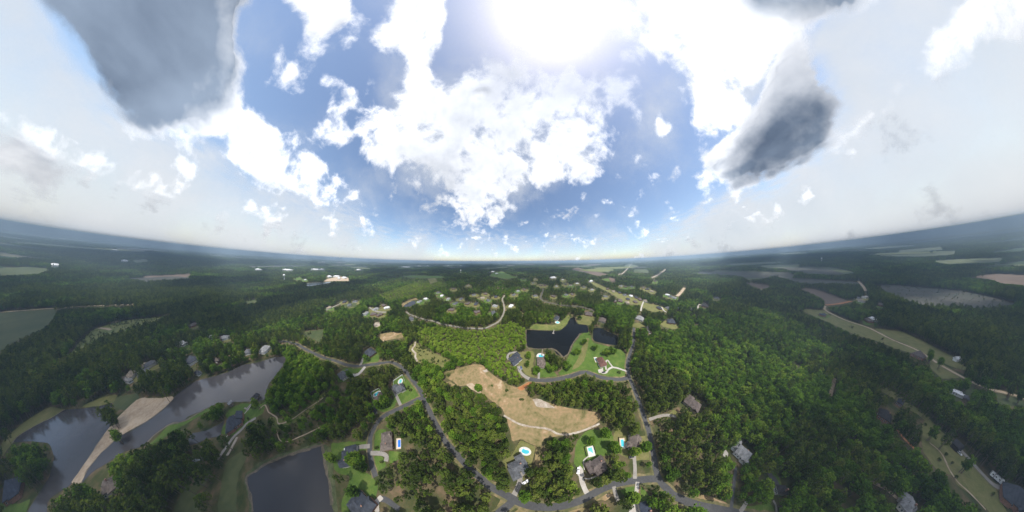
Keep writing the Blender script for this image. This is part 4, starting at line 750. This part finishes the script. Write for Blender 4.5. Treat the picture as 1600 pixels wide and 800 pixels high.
for poly, zid in [([(650,512),(700,515),(760,518),(800,505),(822,515),(822,545),(800,549),(794,560),(797,572),(812,588),(806,602),(780,590),(758,568),(720,570),(690,552),(655,532)], 1),
                  ([(1000,522),(1060,516),(1110,500),(1200,488),(1262,520),(1255,620),(1235,700),(1150,690),(1120,640),(1060,600),(1005,560)], 2),
                  ([(640,468),(700,447),(690,435),(655,440),(590,462),(605,474)], 3), ([(680,505),(730,508),(765,500),(780,480),(770,470),(690,480)], 2),
                  ([(600,725),(640,690),(680,690),(740,752),(785,785),(785,830),(600,830)], 4), ([(1025,660),(1120,680),(1100,780),(1050,765)], 4), ([(940,770),(965,762),(985,800),(980,830),(925,830)], 4),
                  ([(1300,540),(1600,640),(1600,760),(1450,640)], 2), ([(830,660),(905,690),(895,760),(860,790),(815,780),(850,720)], 6), ([(30,690),(80,690),(80,760),(40,770)], 2), ([(836,598),(980,598),(990,640),(940,648),(850,625)], 6),
                  ([(418,650),(440,640),(480,625),(515,600),(545,612),(560,625),(540,650),(530,680),(500,692),(440,705),(425,690)], 10), ([(690,600),(740,610),(790,660),(800,700),(780,760),(700,690),(665,620)], 6), ([(100,455),(300,440),(420,470),(300,490),(180,490)], 7)]:
    raster(poly, ZONE, zid)

def sample(img, px, py):
    x = np.clip(np.floor(px).astype(int)+50, 0, 1699); y = np.clip(np.floor(py).astype(int)+50, 0, 899); return img[y, x]
def px_scale(x, y, z=0.0):
    v = np.stack([x, y, np.full_like(x, z-CAM_H)], -1); d = np.linalg.norm(v, axis=-1); c = (v@AF)/d
    return 0.5*LENS_N/np.maximum((1+c)/2, 0.04), d
T = []   # columns: x, y, kind id, sx, sz, level
KIND = ['pine', 'broad', 'young', 'bush']
LEVELS_S = [3.8, 5.4, 7.8, 12.0, 18.0, 27.0, 41.0, 62.0]
prev = 0.0
for lv, s in enumerate(LEVELS_S):
    Rm = min(s*640/1.15, 9000.0); n = int(2*Rm/s)
    if n > 1700: n = 1700
    Rm = n*s/2
    gx, gy = np.meshgrid(np.arange(n), np.arange(n)); x = (gx.ravel()+0.5)*s-Rm+RNG.uniform(-0.42, 0.42, n*n)*s; y = (gy.ravel()+0.5)*s-Rm+RNG.uniform(-0.42, 0.42, n*n)*s
    k = np.hypot(x, y) < Rm; x, y = x[k], y[k]
    sc, d = px_scale(x, y); need = d/(sc*0.64)*1.15
    lo = -1 if lv == 0 else LEVELS_S[lv-1]
    k = (need > lo) & (need <= s); x, y = x[k], y[k]
    px, py = w2p(x, y, 0.0); k = (px > -45) & (px < 1645) & (py < 845) & (py > 300); x, y, px, py = x[k], y[k], px[k], py[k]
    z = sample(ZONE, px, py); stand = fbm(x/90, y/90, 21, 3); rnd = RNG.uniform(size=len(x))
    kind = np.where(stand+0.25*(rnd-0.5) > 0.52, 1, 0)
    kind = np.where(z == 2, np.where(rnd < 0.9, 1, 0), kind); kind = np.where(z == 1, 2, kind); kind = np.where(z == 3, 2, kind)
    kind = np.where((z == 4) | (z == 7), 0, kind); kind = np.where(z == 6, np.where(rnd < 0.75, 0, 1), kind); kind = np.where((z == 5) | (z == 8), 3, kind); kind = np.where(z == 10, np.where(rnd < 0.72, 3, 1), kind); hz10 = z == 10
    dens = np.where(z == 4, 0.55, np.where(z == 5, 0.30, np.where(z == 8, 0.03, np.where((z == 1), 0.95, 0.95))))
    gap = fbm(x/26, y/26, 33, 3); keep = (RNG.uniform(size=len(x)) < dens) & ~((gap < 0.25) & (z != 1) & (lv < 4))
    hgt = np.where(kind == 0, RNG.uniform(0.5, 1.0, len(x)), RNG.uniform(0.45, 1.05, len(x)))*np.where(z == 10, 0.9, 1.0)
    hm = np.where(kind == 0, 18.0, np.where(kind == 1, 14.0, np.where(kind == 2, 8.0, 3.0)))*hgt
    cr = np.where(kind == 0, 2.3, np.where(kind == 1, 3.0, 1.5))
    keep &= ~sample(OPEN, px, py)
    for fz, fr in ((1.0, 0), (0.6, 1), (0.6, -1), (0.85, 0.0)):
        tx, ty = w2p(x+fr*cr, y, hm*fz); keep &= ~sample(OPEN, tx, ty)
    tx, ty = w2p(x, y+cr, hm*0.6); keep &= ~sample(OPEN, tx, ty)
    wide = max(1.0, s/6.0) if lv > 1 else 1.0
    sx = (0.22+0.70*hgt)*RNG.uniform(0.75, 1.25, len(x))*np.where(kind >= 2, np.where(kind == 2, 1.45, 1.0)*(1.0 if lv < 2 else wide*1.2), wide)
    sx = np.where((kind == 1) & (lv < 2), sx*1.1, sx)
    T.append(np.stack([x, y, kind, sx, hgt, np.full(len(x), lv)], 1)[keep])
T = np.vstack(T)

# lone trees and clumps standing in the open parts
LONE = []
for (x, y, r, kind, n, where) in [(182,664,9,0,16,'on the sand bar'),(192,690,5,1,6,'on the sand bar'),(565,722,9,1,22,'beside the slate lakeside house'),(598,722,1,3,2,'beside the slate lakeside house'),(577,733,3,1,3,'at the end of the curved lane'),
        (984,708,2,1,3,'around the slim pool house'),(998.5,704,2,1,3,'around the slim pool house'),(982,676,4,0,5,'around the slim pool house'),(950,697,4,1,7,'on the green lawn behind the brown house'),(940,681,4,1,4,'on the green lawn behind the brown house'),(957,703,3,1,4,'on the green lawn behind the brown house'),
        (920,690,3,1,2,'on the green lawn behind the brown house'),(952,742,4,0,5,'in front of the brown house'),
        (950,552,11,1,24,'in the meadow thicket below the dark pond'),(928,546,5,1,6,'in the meadow left of the pond thicket'),(900,553,6,1,12,'at the black lake end of the meadow'),(911,537,4,1,8,'in the upper meadow beside the black lake'),(967,583,3,3,6,'in the meadow beside the loop drive'),(884,575,6,1,12,'in the meadow corner nearest the round pool'),
        (862,578,7,1,14,'between the round pool house and the meadow'),(856,562,4,1,8,'by the round pool house'),(838,583,3,1,5,'in front of the round pool house'),(826,560,4,1,5,'between the two lane houses'),(822,573,2,1,3,'between the two lane houses'),
        (638,606,2,3,2,'on the lawn of the white fenced house'),(642,611,2,3,3,'on the lawn of the white fenced house'),(606,633,5,1,8,'below the capsule pool house'),(597,637,3,1,4,'below the capsule pool house'),(585,641,2,1,2,'below the capsule pool house'),
        (574,564,3,1,3,'by the straight drive'),(551,592,3,1,4,'by the blue grey roofed house'),(1449,688,2.5,1,3,'on the lower right lawn'),(1467,703,2,0,2,'on the lower right lawn'),(1500,740,3,1,3,'on the lower right lawn'),(1485,726,1,3,1,'on the lower right lawn'),
        (1492,748,1,3,1,'on the lower right lawn'),(1549,774,1.5,3,2,'on the lower right lawn'),(1465,720,1,3,1,'on the lower right lawn'),(1476,713,1,3,2,'on the lower right lawn'),(1445,664,1.5,3,1,'on the lower right lawn'),(1473,685,0.5,3,1,'on the lower right lawn'),
        (1452,565,4,1,6,'on the lawn by the dirt track'),(1465,577,2,1,2,'on the lawn by the dirt track'),(1513,589,5,1,6,'on the lawn by the dirt track'),(1505,612,4,1,5,'beside the white mobile home'),(1572,624,3,0,5,'at the right edge by the dirt track'),(1590,632,2,1,3,'at the right edge by the dirt track'),
        (398,640,2,3,2,'on the lake house lawn'),(407,640,2,1,3,'on the lake house lawn'),(390,656,1,3,2,'on the lake house lawn'),(808,718,1.5,3,2,'by the grey house with the oval pool'),(818,773,3,1,3,'by the grey house with the oval pool'),
        (565,770,2,1,3,'by the large slate house'),(578,783,1,3,2,'by the large slate house'),(528,720,3,1,4,'between the slate lakeside house and the reeds'),(1008,785,3,1,2,'on the bright lawn at the bottom'),(975,775,3,1,3,'on the bright lawn at the bottom'),
        (590,700,1,3,2,'by the long brown house'),(600,703,1,3,2,'by the long brown house'),(770,603,1,3,2,'in the tan clearing'),(792,611,1.5,3,3,'in the tan clearing'),(745,606,3,3,6,'in the tan clearing'),(750,610,2,1,4,'in the tan clearing'),(700,588,3,3,5,'in the tan clearing'),(815,625,2,3,3,'in the tan clearing'),(660,545,6,3,10,'in the scrubby clearing'),(680,565,6,3,10,'in the scrubby clearing'),
        (1295,493,3,3,4,'in the long right meadow'),(1330,512,4,3,6,'in the long right meadow'),(1380,530,4,3,5,'in the long right meadow'),(775,497,4,1,7,'inside the bend of the pale road'),(905,500,3,1,3,'on the far dry lawn'),(485,522,5,3,6,'in the grassy gap')]:
    a = RNG.uniform(0, 6.28, n); q = np.sqrt(RNG.uniform(0, 1, n))*r
    g = at(x+q*np.cos(a), y+q*np.sin(a)*(0.9 if y > 560 else 0.5))
    for j in range(n): q_ = 0.75 if 'meadow' in where else 1.0; LONE.append((g[j, 0], g[j, 1], kind, q_*RNG.uniform(0.7, 1.1), q_*RNG.uniform(0.65, 1.0), where))

LAND = [(790,720,'left of the oval pool house'),(860,730,'between the oval pool house and the brown house'),(960,740,'along the bottom cross road'),(1000,665,'left of the main road'),(1050,700,'right of the main road'),(1040,780,'below the road junction'),
        (900,620,'between the lake lane and the clearing'),(740,660,'between the winding road and the clearing'),(690,740,'left of the winding road'),(640,670,'right of the long brown house'),(560,640,'behind the capsule pool house'),(540,760,'by the large slate house'),
        (450,660,'above the dark slate lake'),(330,740,'in the lower left wood'),(1150,760,'around the pale gabled house'),(1100,640,'on the broadleaf slope at the right'),(1250,700,'in the lower right forest'),(1400,740,'in the right corner wood'),(150,760,'beside the sand bar'),(930,800,'at the bottom edge'),(640,780,'in the open pine stand at the bottom'),(1480,655,'between the grassy lane and the white mobile home'),(1540,690,'right of the lower right drive'),(1585,660,'at the right edge below the dirt track'),
        (1575,730,'behind the white camper'),(1450,760,'left of the worn path on the dry lawn'),(1350,770,'below the sandy wood drive'),(1350,680,'around the dark roofed house on the right'),(1290,640,'near the short sandy cut'),(1420,590,'beside the dirt track meadow'),(1300,780,'at the bottom of the right forest'),
        (40,720,'on the headland of the left lake'),(110,790,'at the bottom left beside the brown grey house'),(230,740,'left of the narrow meadow'),(285,690,'by the small grey pond'),(20,640,'behind the grassy bank on the left'),(360,760,'between the narrow meadow and the slate lake'),(440,690,'on the upper shore of the slate lake'),(300,640,'on the shore of the long grey lake'),(1210,790,'below the dark curving drive')]
LX = np.array([(a, b) for a, b, c in LAND], float)
def plant(kind, x, y, rz, sx, sz, label, group):
    pr = PROTO[kind]; tm, cm = pr[RNG.integers(len(pr))][:2]
    t = empty({'pine': 'pine_tree', 'broad': 'broadleaf_tree', 'young': 'young_tree', 'bush': 'bush'}[kind], (x, y, 0), rz); t.scale = (sx, sx, sz)
    tag(t, label, 'bush' if kind == 'bush' else 'tree', group); obj('trunk' if kind != 'bush' else 'stem', tm, t); obj('crown', cm, t)
for (x, y, kind, sx, sz, where) in LONE:
    w = {0: 'tall pine', 1: 'round leafy tree', 2: 'young tree', 3: 'low green bush'}[kind]
    plant(KIND[kind], x, y, RNG.uniform(0, 6.28), sx, sz, '%s standing %s' % (w, where), '%s standing %s' % (w.replace('bush', 'bushe')+'s', where))
px, py = w2p(T[:, 0], T[:, 1], 8.0); sc, d = px_scale(T[:, 0], T[:, 1], 8.0); inf = (px > 4) & (px < 1596) & (py < 796)
solo = np.zeros(len(T), bool)
for kid in (0, 1):
    c = np.nonzero(inf & (T[:, 2] == kid) & (T[:, 5] <= 1))[0]; c = c[np.argsort(-(sc/d)[c]*T[c, 4])][:296-sum(1 for q in LONE if q[2] == kid)]; solo[c] = True
    for i in c:
        w = LAND[int(np.argmin(((LX-(px[i], py[i]))**2).sum(1)))][2]; nm = ('tall dark pine' if kid == 0 else 'round crowned leafy tree')
        plant(KIND[kid], T[i, 0], T[i, 1], RNG.uniform(0, 6.28), T[i, 3], T[i, 4], '%s in the wood %s' % (nm, w), '%ss in the wood %s' % (nm, w))
REST = T[~solo]
def scatter_group():
    ng = bpy.data.node_groups.new('scatter', 'GeometryNodeTree'); ng.interface.new_socket('Geometry', in_out='INPUT', socket_type='NodeSocketGeometry'); ng.interface.new_socket('Geometry', in_out='OUTPUT', socket_type='NodeSocketGeometry')
    N = ng.nodes.new; gi, go = N('NodeGroupInput'), N('NodeGroupOutput'); ip = N('GeometryNodeInstanceOnPoints'); ci = N('GeometryNodeCollectionInfo')
    ci.inputs['Collection'].default_value = FORMS; ci.inputs['Separate Children'].default_value = True; ci.inputs['Reset Children'].default_value = True
    def attr(nm, tp): a = N('GeometryNodeInputNamedAttribute'); a.data_type = tp; a.inputs['Name'].default_value = nm; return a.outputs['Attribute']
    ip.inputs['Pick Instance'].default_value = True
    L = ng.links.new; L(gi.outputs[0], ip.inputs['Points']); L(ci.outputs[0], ip.inputs['Instance']); L(attr('form', 'INT'), ip.inputs['Instance Index'])
    L(attr('turn', 'FLOAT_VECTOR'), ip.inputs['Rotation']); L(attr('size', 'FLOAT_VECTOR'), ip.inputs['Scale']); L(ip.outputs[0], go.inputs[0]); return ng
NG = scatter_group()
def scatter(name, rows, label, cat):
    n = len(rows)
    if n == 0: return
    me = bpy.data.meshes.new(name); me.vertices.add(n); co = np.zeros((n, 3), np.float32); co[:, :2] = rows[:, :2]; me.vertices.foreach_set('co', co.ravel())
    form = np.zeros(n, np.int32)
    for kid, kn in enumerate(KIND):
        for far in (False, True):
            ids = np.array(IDX[kn+'_far'] if (far and kid < 2) else IDX[kn]); m = (rows[:, 2] == kid) & ((rows[:, 5] > 1) == far); form[m] = ids[RNG.integers(0, len(ids), m.sum())]
    a = me.attributes.new('form', 'INT', 'POINT'); a.data.foreach_set('value', form)
    tv = np.zeros((n, 3), np.float32); tv[:, 2] = RNG.uniform(0, 6.28, n); a = me.attributes.new('turn', 'FLOAT_VECTOR', 'POINT'); a.data.foreach_set('vector', tv.ravel())
    sv = np.stack([rows[:, 3], rows[:, 3], rows[:, 4]], 1).astype(np.float32); a = me.attributes.new('size', 'FLOAT_VECTOR', 'POINT'); a.data.foreach_set('vector', sv.ravel())
    o = obj(name, me); md = o.modifiers.new('scatter', 'NODES'); md.node_group = NG
    return tag(o, label, cat, None, 'stuff')
scatter('pine_forest', REST[REST[:, 2] == 0], 'dark pine forest covering the plain', 'forest')
scatter('broadleaf_forest', REST[REST[:, 2] == 1], 'green broadleaf forest between houses and fields', 'forest')
scatter('young_plantation', REST[REST[:, 2] == 2], 'bright green young plantation left of the black lake', 'forest')
scatter('scrub', REST[REST[:, 2] == 3], 'low scrub on open ground', 'scrub')
print('TREES', len(T), 'rest', len(REST))

# ------------------------------------------------------------------ clouds: a cumulus layer 1.5 km up and a thin veil 5 km up, both sheets lit by the sun, with self-shade painted in
def cloud_fields(polys, blur):
    A = np.zeros((900, 1700), np.float32)
    for val, P, b in polys:
        B = np.zeros((900, 1700), np.float32); raster(P, B, 1.0)
        for _ in range(2):
            for ax in (0, 1):
                k = int(b*blur); C = np.cumsum(np.pad(B, [(k+1, k) if i == ax else (0, 0) for i in (0, 1)], mode='edge'), axis=ax)
                B = (np.take(C, range(2*k+1, C.shape[ax]), ax)-np.take(C, range(0, C.shape[ax]-2*k-1), ax))/(2*k+1)
        A = np.maximum(A, B*val) if val > 0 else A*(1+B*val)
    return A
def ell(cx, cy, rx, ry, rot=0, n=16):
    c, s = math.cos(math.radians(rot)), math.sin(math.radians(rot)); return [(cx+rx*math.cos(a)*c-ry*math.sin(a)*s, cy+rx*math.cos(a)*s+ry*math.sin(a)*c) for a in np.arange(n)*2*math.pi/n]
DARK_L = [(20,-50),(50,10),(100,70),(170,150),(200,195),(240,212),(290,205),(330,200),(372,165),(392,150),(385,100),(365,60),(372,30),(400,-10),(410,-50)]
DARK_R = [(1100,275),(1150,298),(1190,290),(1240,262),(1300,232),(1311,150),(1290,95),(1255,52),(1215,85),(1190,140),(1160,190),(1110,235)]
TOP_R = [(1120,-50),(1400,-50),(1375,10),(1335,40),(1270,28),(1215,38),(1165,12)]
CENTRE = [(580,20),(650,5),(668,60),(662,110),(700,112),(740,85),(800,100),(870,118),(930,108),(995,98),(965,140),(948,200),(957,240),(938,280),(870,292),(830,300),(802,312),(792,345),(745,362),(702,350),(690,312),(680,292),(640,285),(592,262),(560,220),(548,170),(600,160),(622,130),(590,90)]
COVER = cloud_fields([(1.05, DARK_L, 13), (0.80, [(325,165),(372,160),(400,172),(450,200),(520,258),(552,292),(540,332),(480,312),(420,300),(350,250),(300,215)], 12), (0.62, ell(432,85,16,30,20), 6), (0.62, ell(450,112,16,18), 6), (0.86, [(430,-50),(557,-50),(547,30),(512,45),(482,62),(466,40),(440,10)], 7),
    (0.85, CENTRE, 11), (-0.55, ell(688,82,26,22), 7), (-0.5, ell(650,306,34,16), 6), (-0.45, ell(826,240,12,14), 5), (-0.35, ell(905,150,20,10), 5), (-0.35, ell(742,146,14,8), 4), (0.60, [(488,108),(545,112),(560,150),(556,250),(522,232),(500,190),(530,170),(500,130)], 9), (0.56, [(372,290),(470,330),(600,345),(640,330),(600,385),(380,370)], 14),
    (0.62, ell(735,345,50,22), 9), (0.55, ell(812,378,70,7), 5), (0.60, [(690,-50),(1070,-50),(1095,50),(1010,86),(900,92),(800,88),(730,50)], 14), (0.92, [(1050,-50),(1190,-50),(1225,40),(1205,80),(1185,130),(1155,190),(1108,250),(1092,200),(1078,120),(1046,60)], 10),
    (1.05, DARK_R, 11), (1.0, TOP_R, 9), (0.70, [(1010,158),(1052,150),(1046,180),(1062,210),(1042,227),(1020,200)], 6), (0.58, ell(1005,245,14,22,20), 6), (0.55, ell(1050,268,10,8), 4),
    (0.66, [(1300,300),(1330,230),(1362,180),(1432,100),(1482,30),(1560,-40),(1650,-50),(1650,60),(1560,100),(1480,130),(1420,160),(1360,240)], 16), (0.62, ell(1040,360,30,13), 6), (0.6, ell(592,372,20,9), 5), (0.6, ell(408,348,15,7), 4), (0.6, ell(452,357,15,8), 4), (0.70, ell(1142,335,38,20,-15), 8), (0.6, ell(1258,315,28,15,-20), 6), (0.6, ell(1075,303,11,13), 4), (0.47, [(-50,180),(200,225),(330,245),(340,345),(200,330),(-50,300)], 16), (0.86, [(600,-50),(700,-50),(690,50),(664,110),(600,100)], 9), (0.80, [(985,-50),(1080,-50),(1080,110),(1005,90)], 10), (0.55, ell(30,205,40,20,25), 10), (0.5, ell(110,268,14,8), 5)], 1.8)
COVER = np.where(COVER > 0.3, np.where(COVER > 0.95, 1.35*COVER, 0.60+(COVER-0.60)*1.1), COVER)
COVER = np.maximum(COVER, 0.16)
THICK = cloud_fields([(1.0, [(10,-50),(40,10),(90,75),(160,155),(200,205),(245,222),(280,205),(300,160),(330,120),(340,60),(330,-50)], 12), (0.80, DARK_L, 12), (0.26, CENTRE, 24), (0.85, [(1110,285),(1150,302),(1195,295),(1250,268),(1310,235),(1318,165),(1280,140),(1230,165),(1180,215)], 13), (0.75, TOP_R, 12), (0.5, [(380,270),(440,270),(500,310),(470,320),(400,300)], 12), (0.12, [(1480,205),(1540,185),(1650,120),(1650,200),(1560,225)], 14), (0.4, [(330,165),(420,180),(430,240),(350,230)], 14), (0.45, ell(595,376,24,7), 5), (0.5, ell(1140,343,38,12), 6)], 1.0)
SHADE = cloud_fields([(1.0, [(-50,440),(400,480),(490,600),(470,700),(400,850),(-50,850)], 24), (1.0, [(1270,480),(1650,430),(1650,850),(1230,850)], 24)], 1.0)  # land to darken: extra cloud cover is put between it and the sun
LIT = cloud_fields([(1.0, [(640,450),(1010,432),(1090,470),(1160,560),(1160,680),(1120,860),(800,860),(720,740),(660,640),(600,560),(600,480)], 22)], 1.0)
VEIL = np.maximum(cloud_fields([(0.86, [(-50,-50),(60,-50),(90,40),(200,180),(330,225),(470,290),(560,340),(640,370),(700,388),(700,430),(-50,430)], 26), (0.90, [(1650,-50),(1300,-50),(1250,60),(1300,200),(1220,280),(1100,320),(1000,372),(980,430),(1650,430)], 26), (0.66, [(1040,-50),(1300,-50),(1200,220),(1090,200)], 26), (0.50, [(650,356),(1000,372),(1000,420),(650,420)], 10), (0.30, [(640,-50),(1120,-50),(1110,90),(1020,120),(900,135),(690,95)], 34), (0.5, [(570,60),(760,90),(960,130),(940,290),(700,350),(580,240)], 26)], 1.0), 0.24)
def deck(name, z0, ring_deg, mat, fields, label, bulge):
    na = 540; zen = np.radians(ring_deg); az = np.arange(na)*2*math.pi/na
    ZZ, AA = np.meshgrid(zen, az, indexing='ij'); r = (z0-CAM_H)*np.tan(ZZ); x, y = r*np.sin(AA), r*np.cos(AA)
    px, py = w2p(x, y, z0); inside = (px > -48) & (px < 1648) & (py > -48)
    wx = 44*(fbm(x/600, y/600, 51, 5)-0.5); wy = 44*(fbm(x/600, y/600, 77, 5)-0.5); at_ = {}
    for nm, (F, base) in fields.items():
        f = sample(F, px+wx, py+wy); edge = np.clip(np.minimum(np.minimum(px+48, 1648-px), py+48)/40.0, 0, 1)
        at_[nm] = np.where(inside, f*edge+base(x, y)*(1-edge), base(x, y))
    if name == 'cumulus_clouds':      # cloud thinned to light the middle of the land, cover added to shade the sides
        gx, gy = x-_sd[0]/_sd[2]*z0, y-_sd[1]/_sd[2]*z0; qx, qy = w2p(gx, gy, 0.0)
        lit = sample(LIT, qx, qy)*(np.hypot(gx, gy) < 2500); at_['cover'] = np.maximum(at_['cover']*(1-0.10*lit), 0.80*sample(SHADE, qx, qy)*(np.hypot(gx, gy) < 1300)); at_['depth'] = 1-0.70*lit
    else: at_['depth'] = np.ones_like(x)
    z = z0+bulge*(at_[list(fields)[0]]-0.5)*np.clip(1-ZZ/1.5, 0, 1)
    V = np.stack([x, y, z], -1).reshape(-1, 3); V = np.vstack([[[0, 0, z[0].mean()]], V]); nr = len(zen)
    F_ = [(0, 1+k, 1+(k+1) % na) for k in range(na)]+[(1+i*na+k, 1+(i+1)*na+k, 1+(i+1)*na+(k+1) % na, 1+i*na+(k+1) % na) for i in range(nr-1) for k in range(na)]
    me = mesh(name, V, F_, mat, None, True)
    rho = 2*np.tan(ZZ/2)*1350.0; nc = np.stack([rho*np.sin(AA), rho*np.cos(AA), 0*rho], -1)      # cloud towers look as tall as wide, so the billows keep one shape down to the horizon
    sz = 2*math.tan((math.pi/2-SUN_EL)/2)*1350.0; to = np.array([sz*math.sin(SUN_AZ), sz*math.cos(SUN_AZ), 0])-nc; to /= np.linalg.norm(to, axis=-1, keepdims=True)+60.0
    for nm, vv in (('billow', nc), ('sunward', nc+to*(70.0 if z0 < 2000 else 260.0))):
        a = me.attributes.new(nm, 'FLOAT_VECTOR', 'POINT'); a.data.foreach_set('vector', np.vstack([[[0, 0, 0]], vv.reshape(-1, 3)]).astype(np.float32).ravel())
    for nm, f in at_.items():
        a = me.attributes.new(nm, 'FLOAT', 'POINT'); a.data.foreach_set('value', np.concatenate([[f[0].mean()], f.ravel()]).astype(np.float32))
    return tag(obj(name, me), label, 'clouds', None, 'stuff')
def mat_cloud(name, scale, amp, lo, hi, thin, thick, density=1.0, selfshade=1.1):
    m, nt, N, L = nodes(name); out = N('OutputMaterial'); g = N('NewGeometry')
    def A(nm): a = N('Attribute'); a.attribute_name = nm; return a.outputs['Fac']
    def math_(op, a, b, c=None):
        k = N('Math'); k.operation = op
        for i, q in enumerate((a, b, c)):
            if q is None: continue
            if isinstance(q, (int, float)): k.inputs[i].default_value = q
            else: L(q, k.inputs[i])
        return k.outputs[0]
    def nz(where, sc, det, rough):
        n = N('TexNoise'); n.inputs['Scale'].default_value = sc; n.inputs['Detail'].default_value = det; n.inputs['Roughness'].default_value = rough; n.inputs['Distortion'].default_value = 0.2
        a = N('Attribute'); a.attribute_name = where; L(a.outputs['Vector'], n.inputs['Vector']); return n.outputs['Fac']
    n1 = nz('billow', scale, 9, 0.58); ns = nz('sunward', scale, 4, 0.58)
    am = math_('MULTIPLY', math_('MULTIPLY_ADD', A('thick'), -0.3, 1.0), amp)
    dn = math_('MULTIPLY_ADD', math_('SUBTRACT', n1, 0.5), am, A('cover'))
    al = N('MapRange'); al.interpolation_type = 'SMOOTHSTEP'; al.inputs['From Min'].default_value = lo; al.inputs['From Max'].default_value = hi; al.inputs['To Max'].default_value = density; L(dn, al.inputs['Value'])
    n2 = nz('billow', scale*0.55, 5, 0.5)
    core = N('MapRange'); core.interpolation_type = 'SMOOTHSTEP'; core.inputs['From Min'].default_value = hi-0.05; core.inputs['From Max'].default_value = hi+0.7; L(dn, core.inputs['Value'])
    th = math_('MULTIPLY_ADD', math_('SUBTRACT', n2, 0.5), 0.6, math_('MULTIPLY_ADD', core.outputs[0], 0.16, A('thick')))
    th = math_('MULTIPLY_ADD', math_('SUBTRACT', ns, n1), selfshade, th)      # self-shading painted into the colour: darker where more cloud lies sunward
    thc = N('Clamp'); L(th, thc.inputs[0]); edge = N('MapRange'); edge.inputs['From Min'].default_value = lo; edge.inputs['From Max'].default_value = hi+0.05; L(dn, edge.inputs['Value'])
    fac = math_('MULTIPLY', thc.outputs[0], math_('MAXIMUM', edge.outputs[0], A('thick')))
    r = N('ValToRGB'); ramp(r, [(0.0, thin), (0.35, tuple(a*0.72+b*0.28 for a, b in zip(thin, thick))), (1.0, thick)]); L(fac, r.inputs[0])
    tr, tl, df, mx, m2 = N('BsdfTransparent'), N('BsdfTranslucent'), N('BsdfDiffuse'), N('MixShader'), N('MixShader')
    L(r.outputs[0], tl.inputs[0]); L(r.outputs[0], df.inputs[0]); m2.inputs[0].default_value = 0.12; L(tl.outputs[0], m2.inputs[1]); L(df.outputs[0], m2.inputs[2])
    L(math_('MULTIPLY', al.outputs[0], A('depth')), mx.inputs[0]); L(tr.outputs[0], mx.inputs[1]); L(m2.outputs[0], mx.inputs[2]); L(mx.outputs[0], out.inputs[0]); return m
RINGS = list(np.arange(0.6, 60, 0.6))+list(np.arange(60, 84, 0.35))+list(np.arange(84, 89.3, 0.12))+list(np.arange(89.3, 89.86, 0.06))
M['cumulus'] = mat_cloud('cumulus_cloud', 1/300.0, 2.9, 0.34, 0.84, (0.60, 0.605, 0.61), (0.15, 0.188, 0.24))
M['veil'] = mat_cloud('high_veil_cloud', 1/800.0, 1.7, 0.10, 1.05, (0.33, 0.34, 0.345), (0.20, 0.235, 0.265), 0.92, 1.3)
gen = lambda x, y: 0.30+0.6*(fbm(x/2500, y/2500, 61, 3)-0.2)
deck('cumulus_clouds', 1500.0, RINGS, M['cumulus'], {'cover': (COVER, gen), 'thick': (THICK, lambda x, y: 0.3+0*x)}, 'broken white and grey cumulus clouds', 200.0)
deck('cloud_veil', 3200.0, RINGS, M['veil'], {'cover': (VEIL, lambda x, y: 0.5+0*x), 'thick': (VEIL*0+0.22, lambda x, y: 0.22+0*x)}, 'thin pale high cloud veil', 0.0)

# ------------------------------------------------------------------ haze: the air over the plain
def haze(density):
    m, nt, N, L = nodes('haze_air'); out = N('OutputMaterial'); v = N('VolumePrincipled'); v.inputs['Color'].default_value = (0.62, 0.82, 1.0, 1); v.inputs['Density'].default_value = density; v.inputs['Anisotropy'].default_value = 0.2
    L(v.outputs[0], out.inputs['Volume']); R = 100000.0
    tag(MB().box((0, 0, 84.0), (2*R, 2*R, 172.0)).obj('haze', m), 'pale blue haze over the plain', None, None, 'stuff')
haze(2.0e-4)
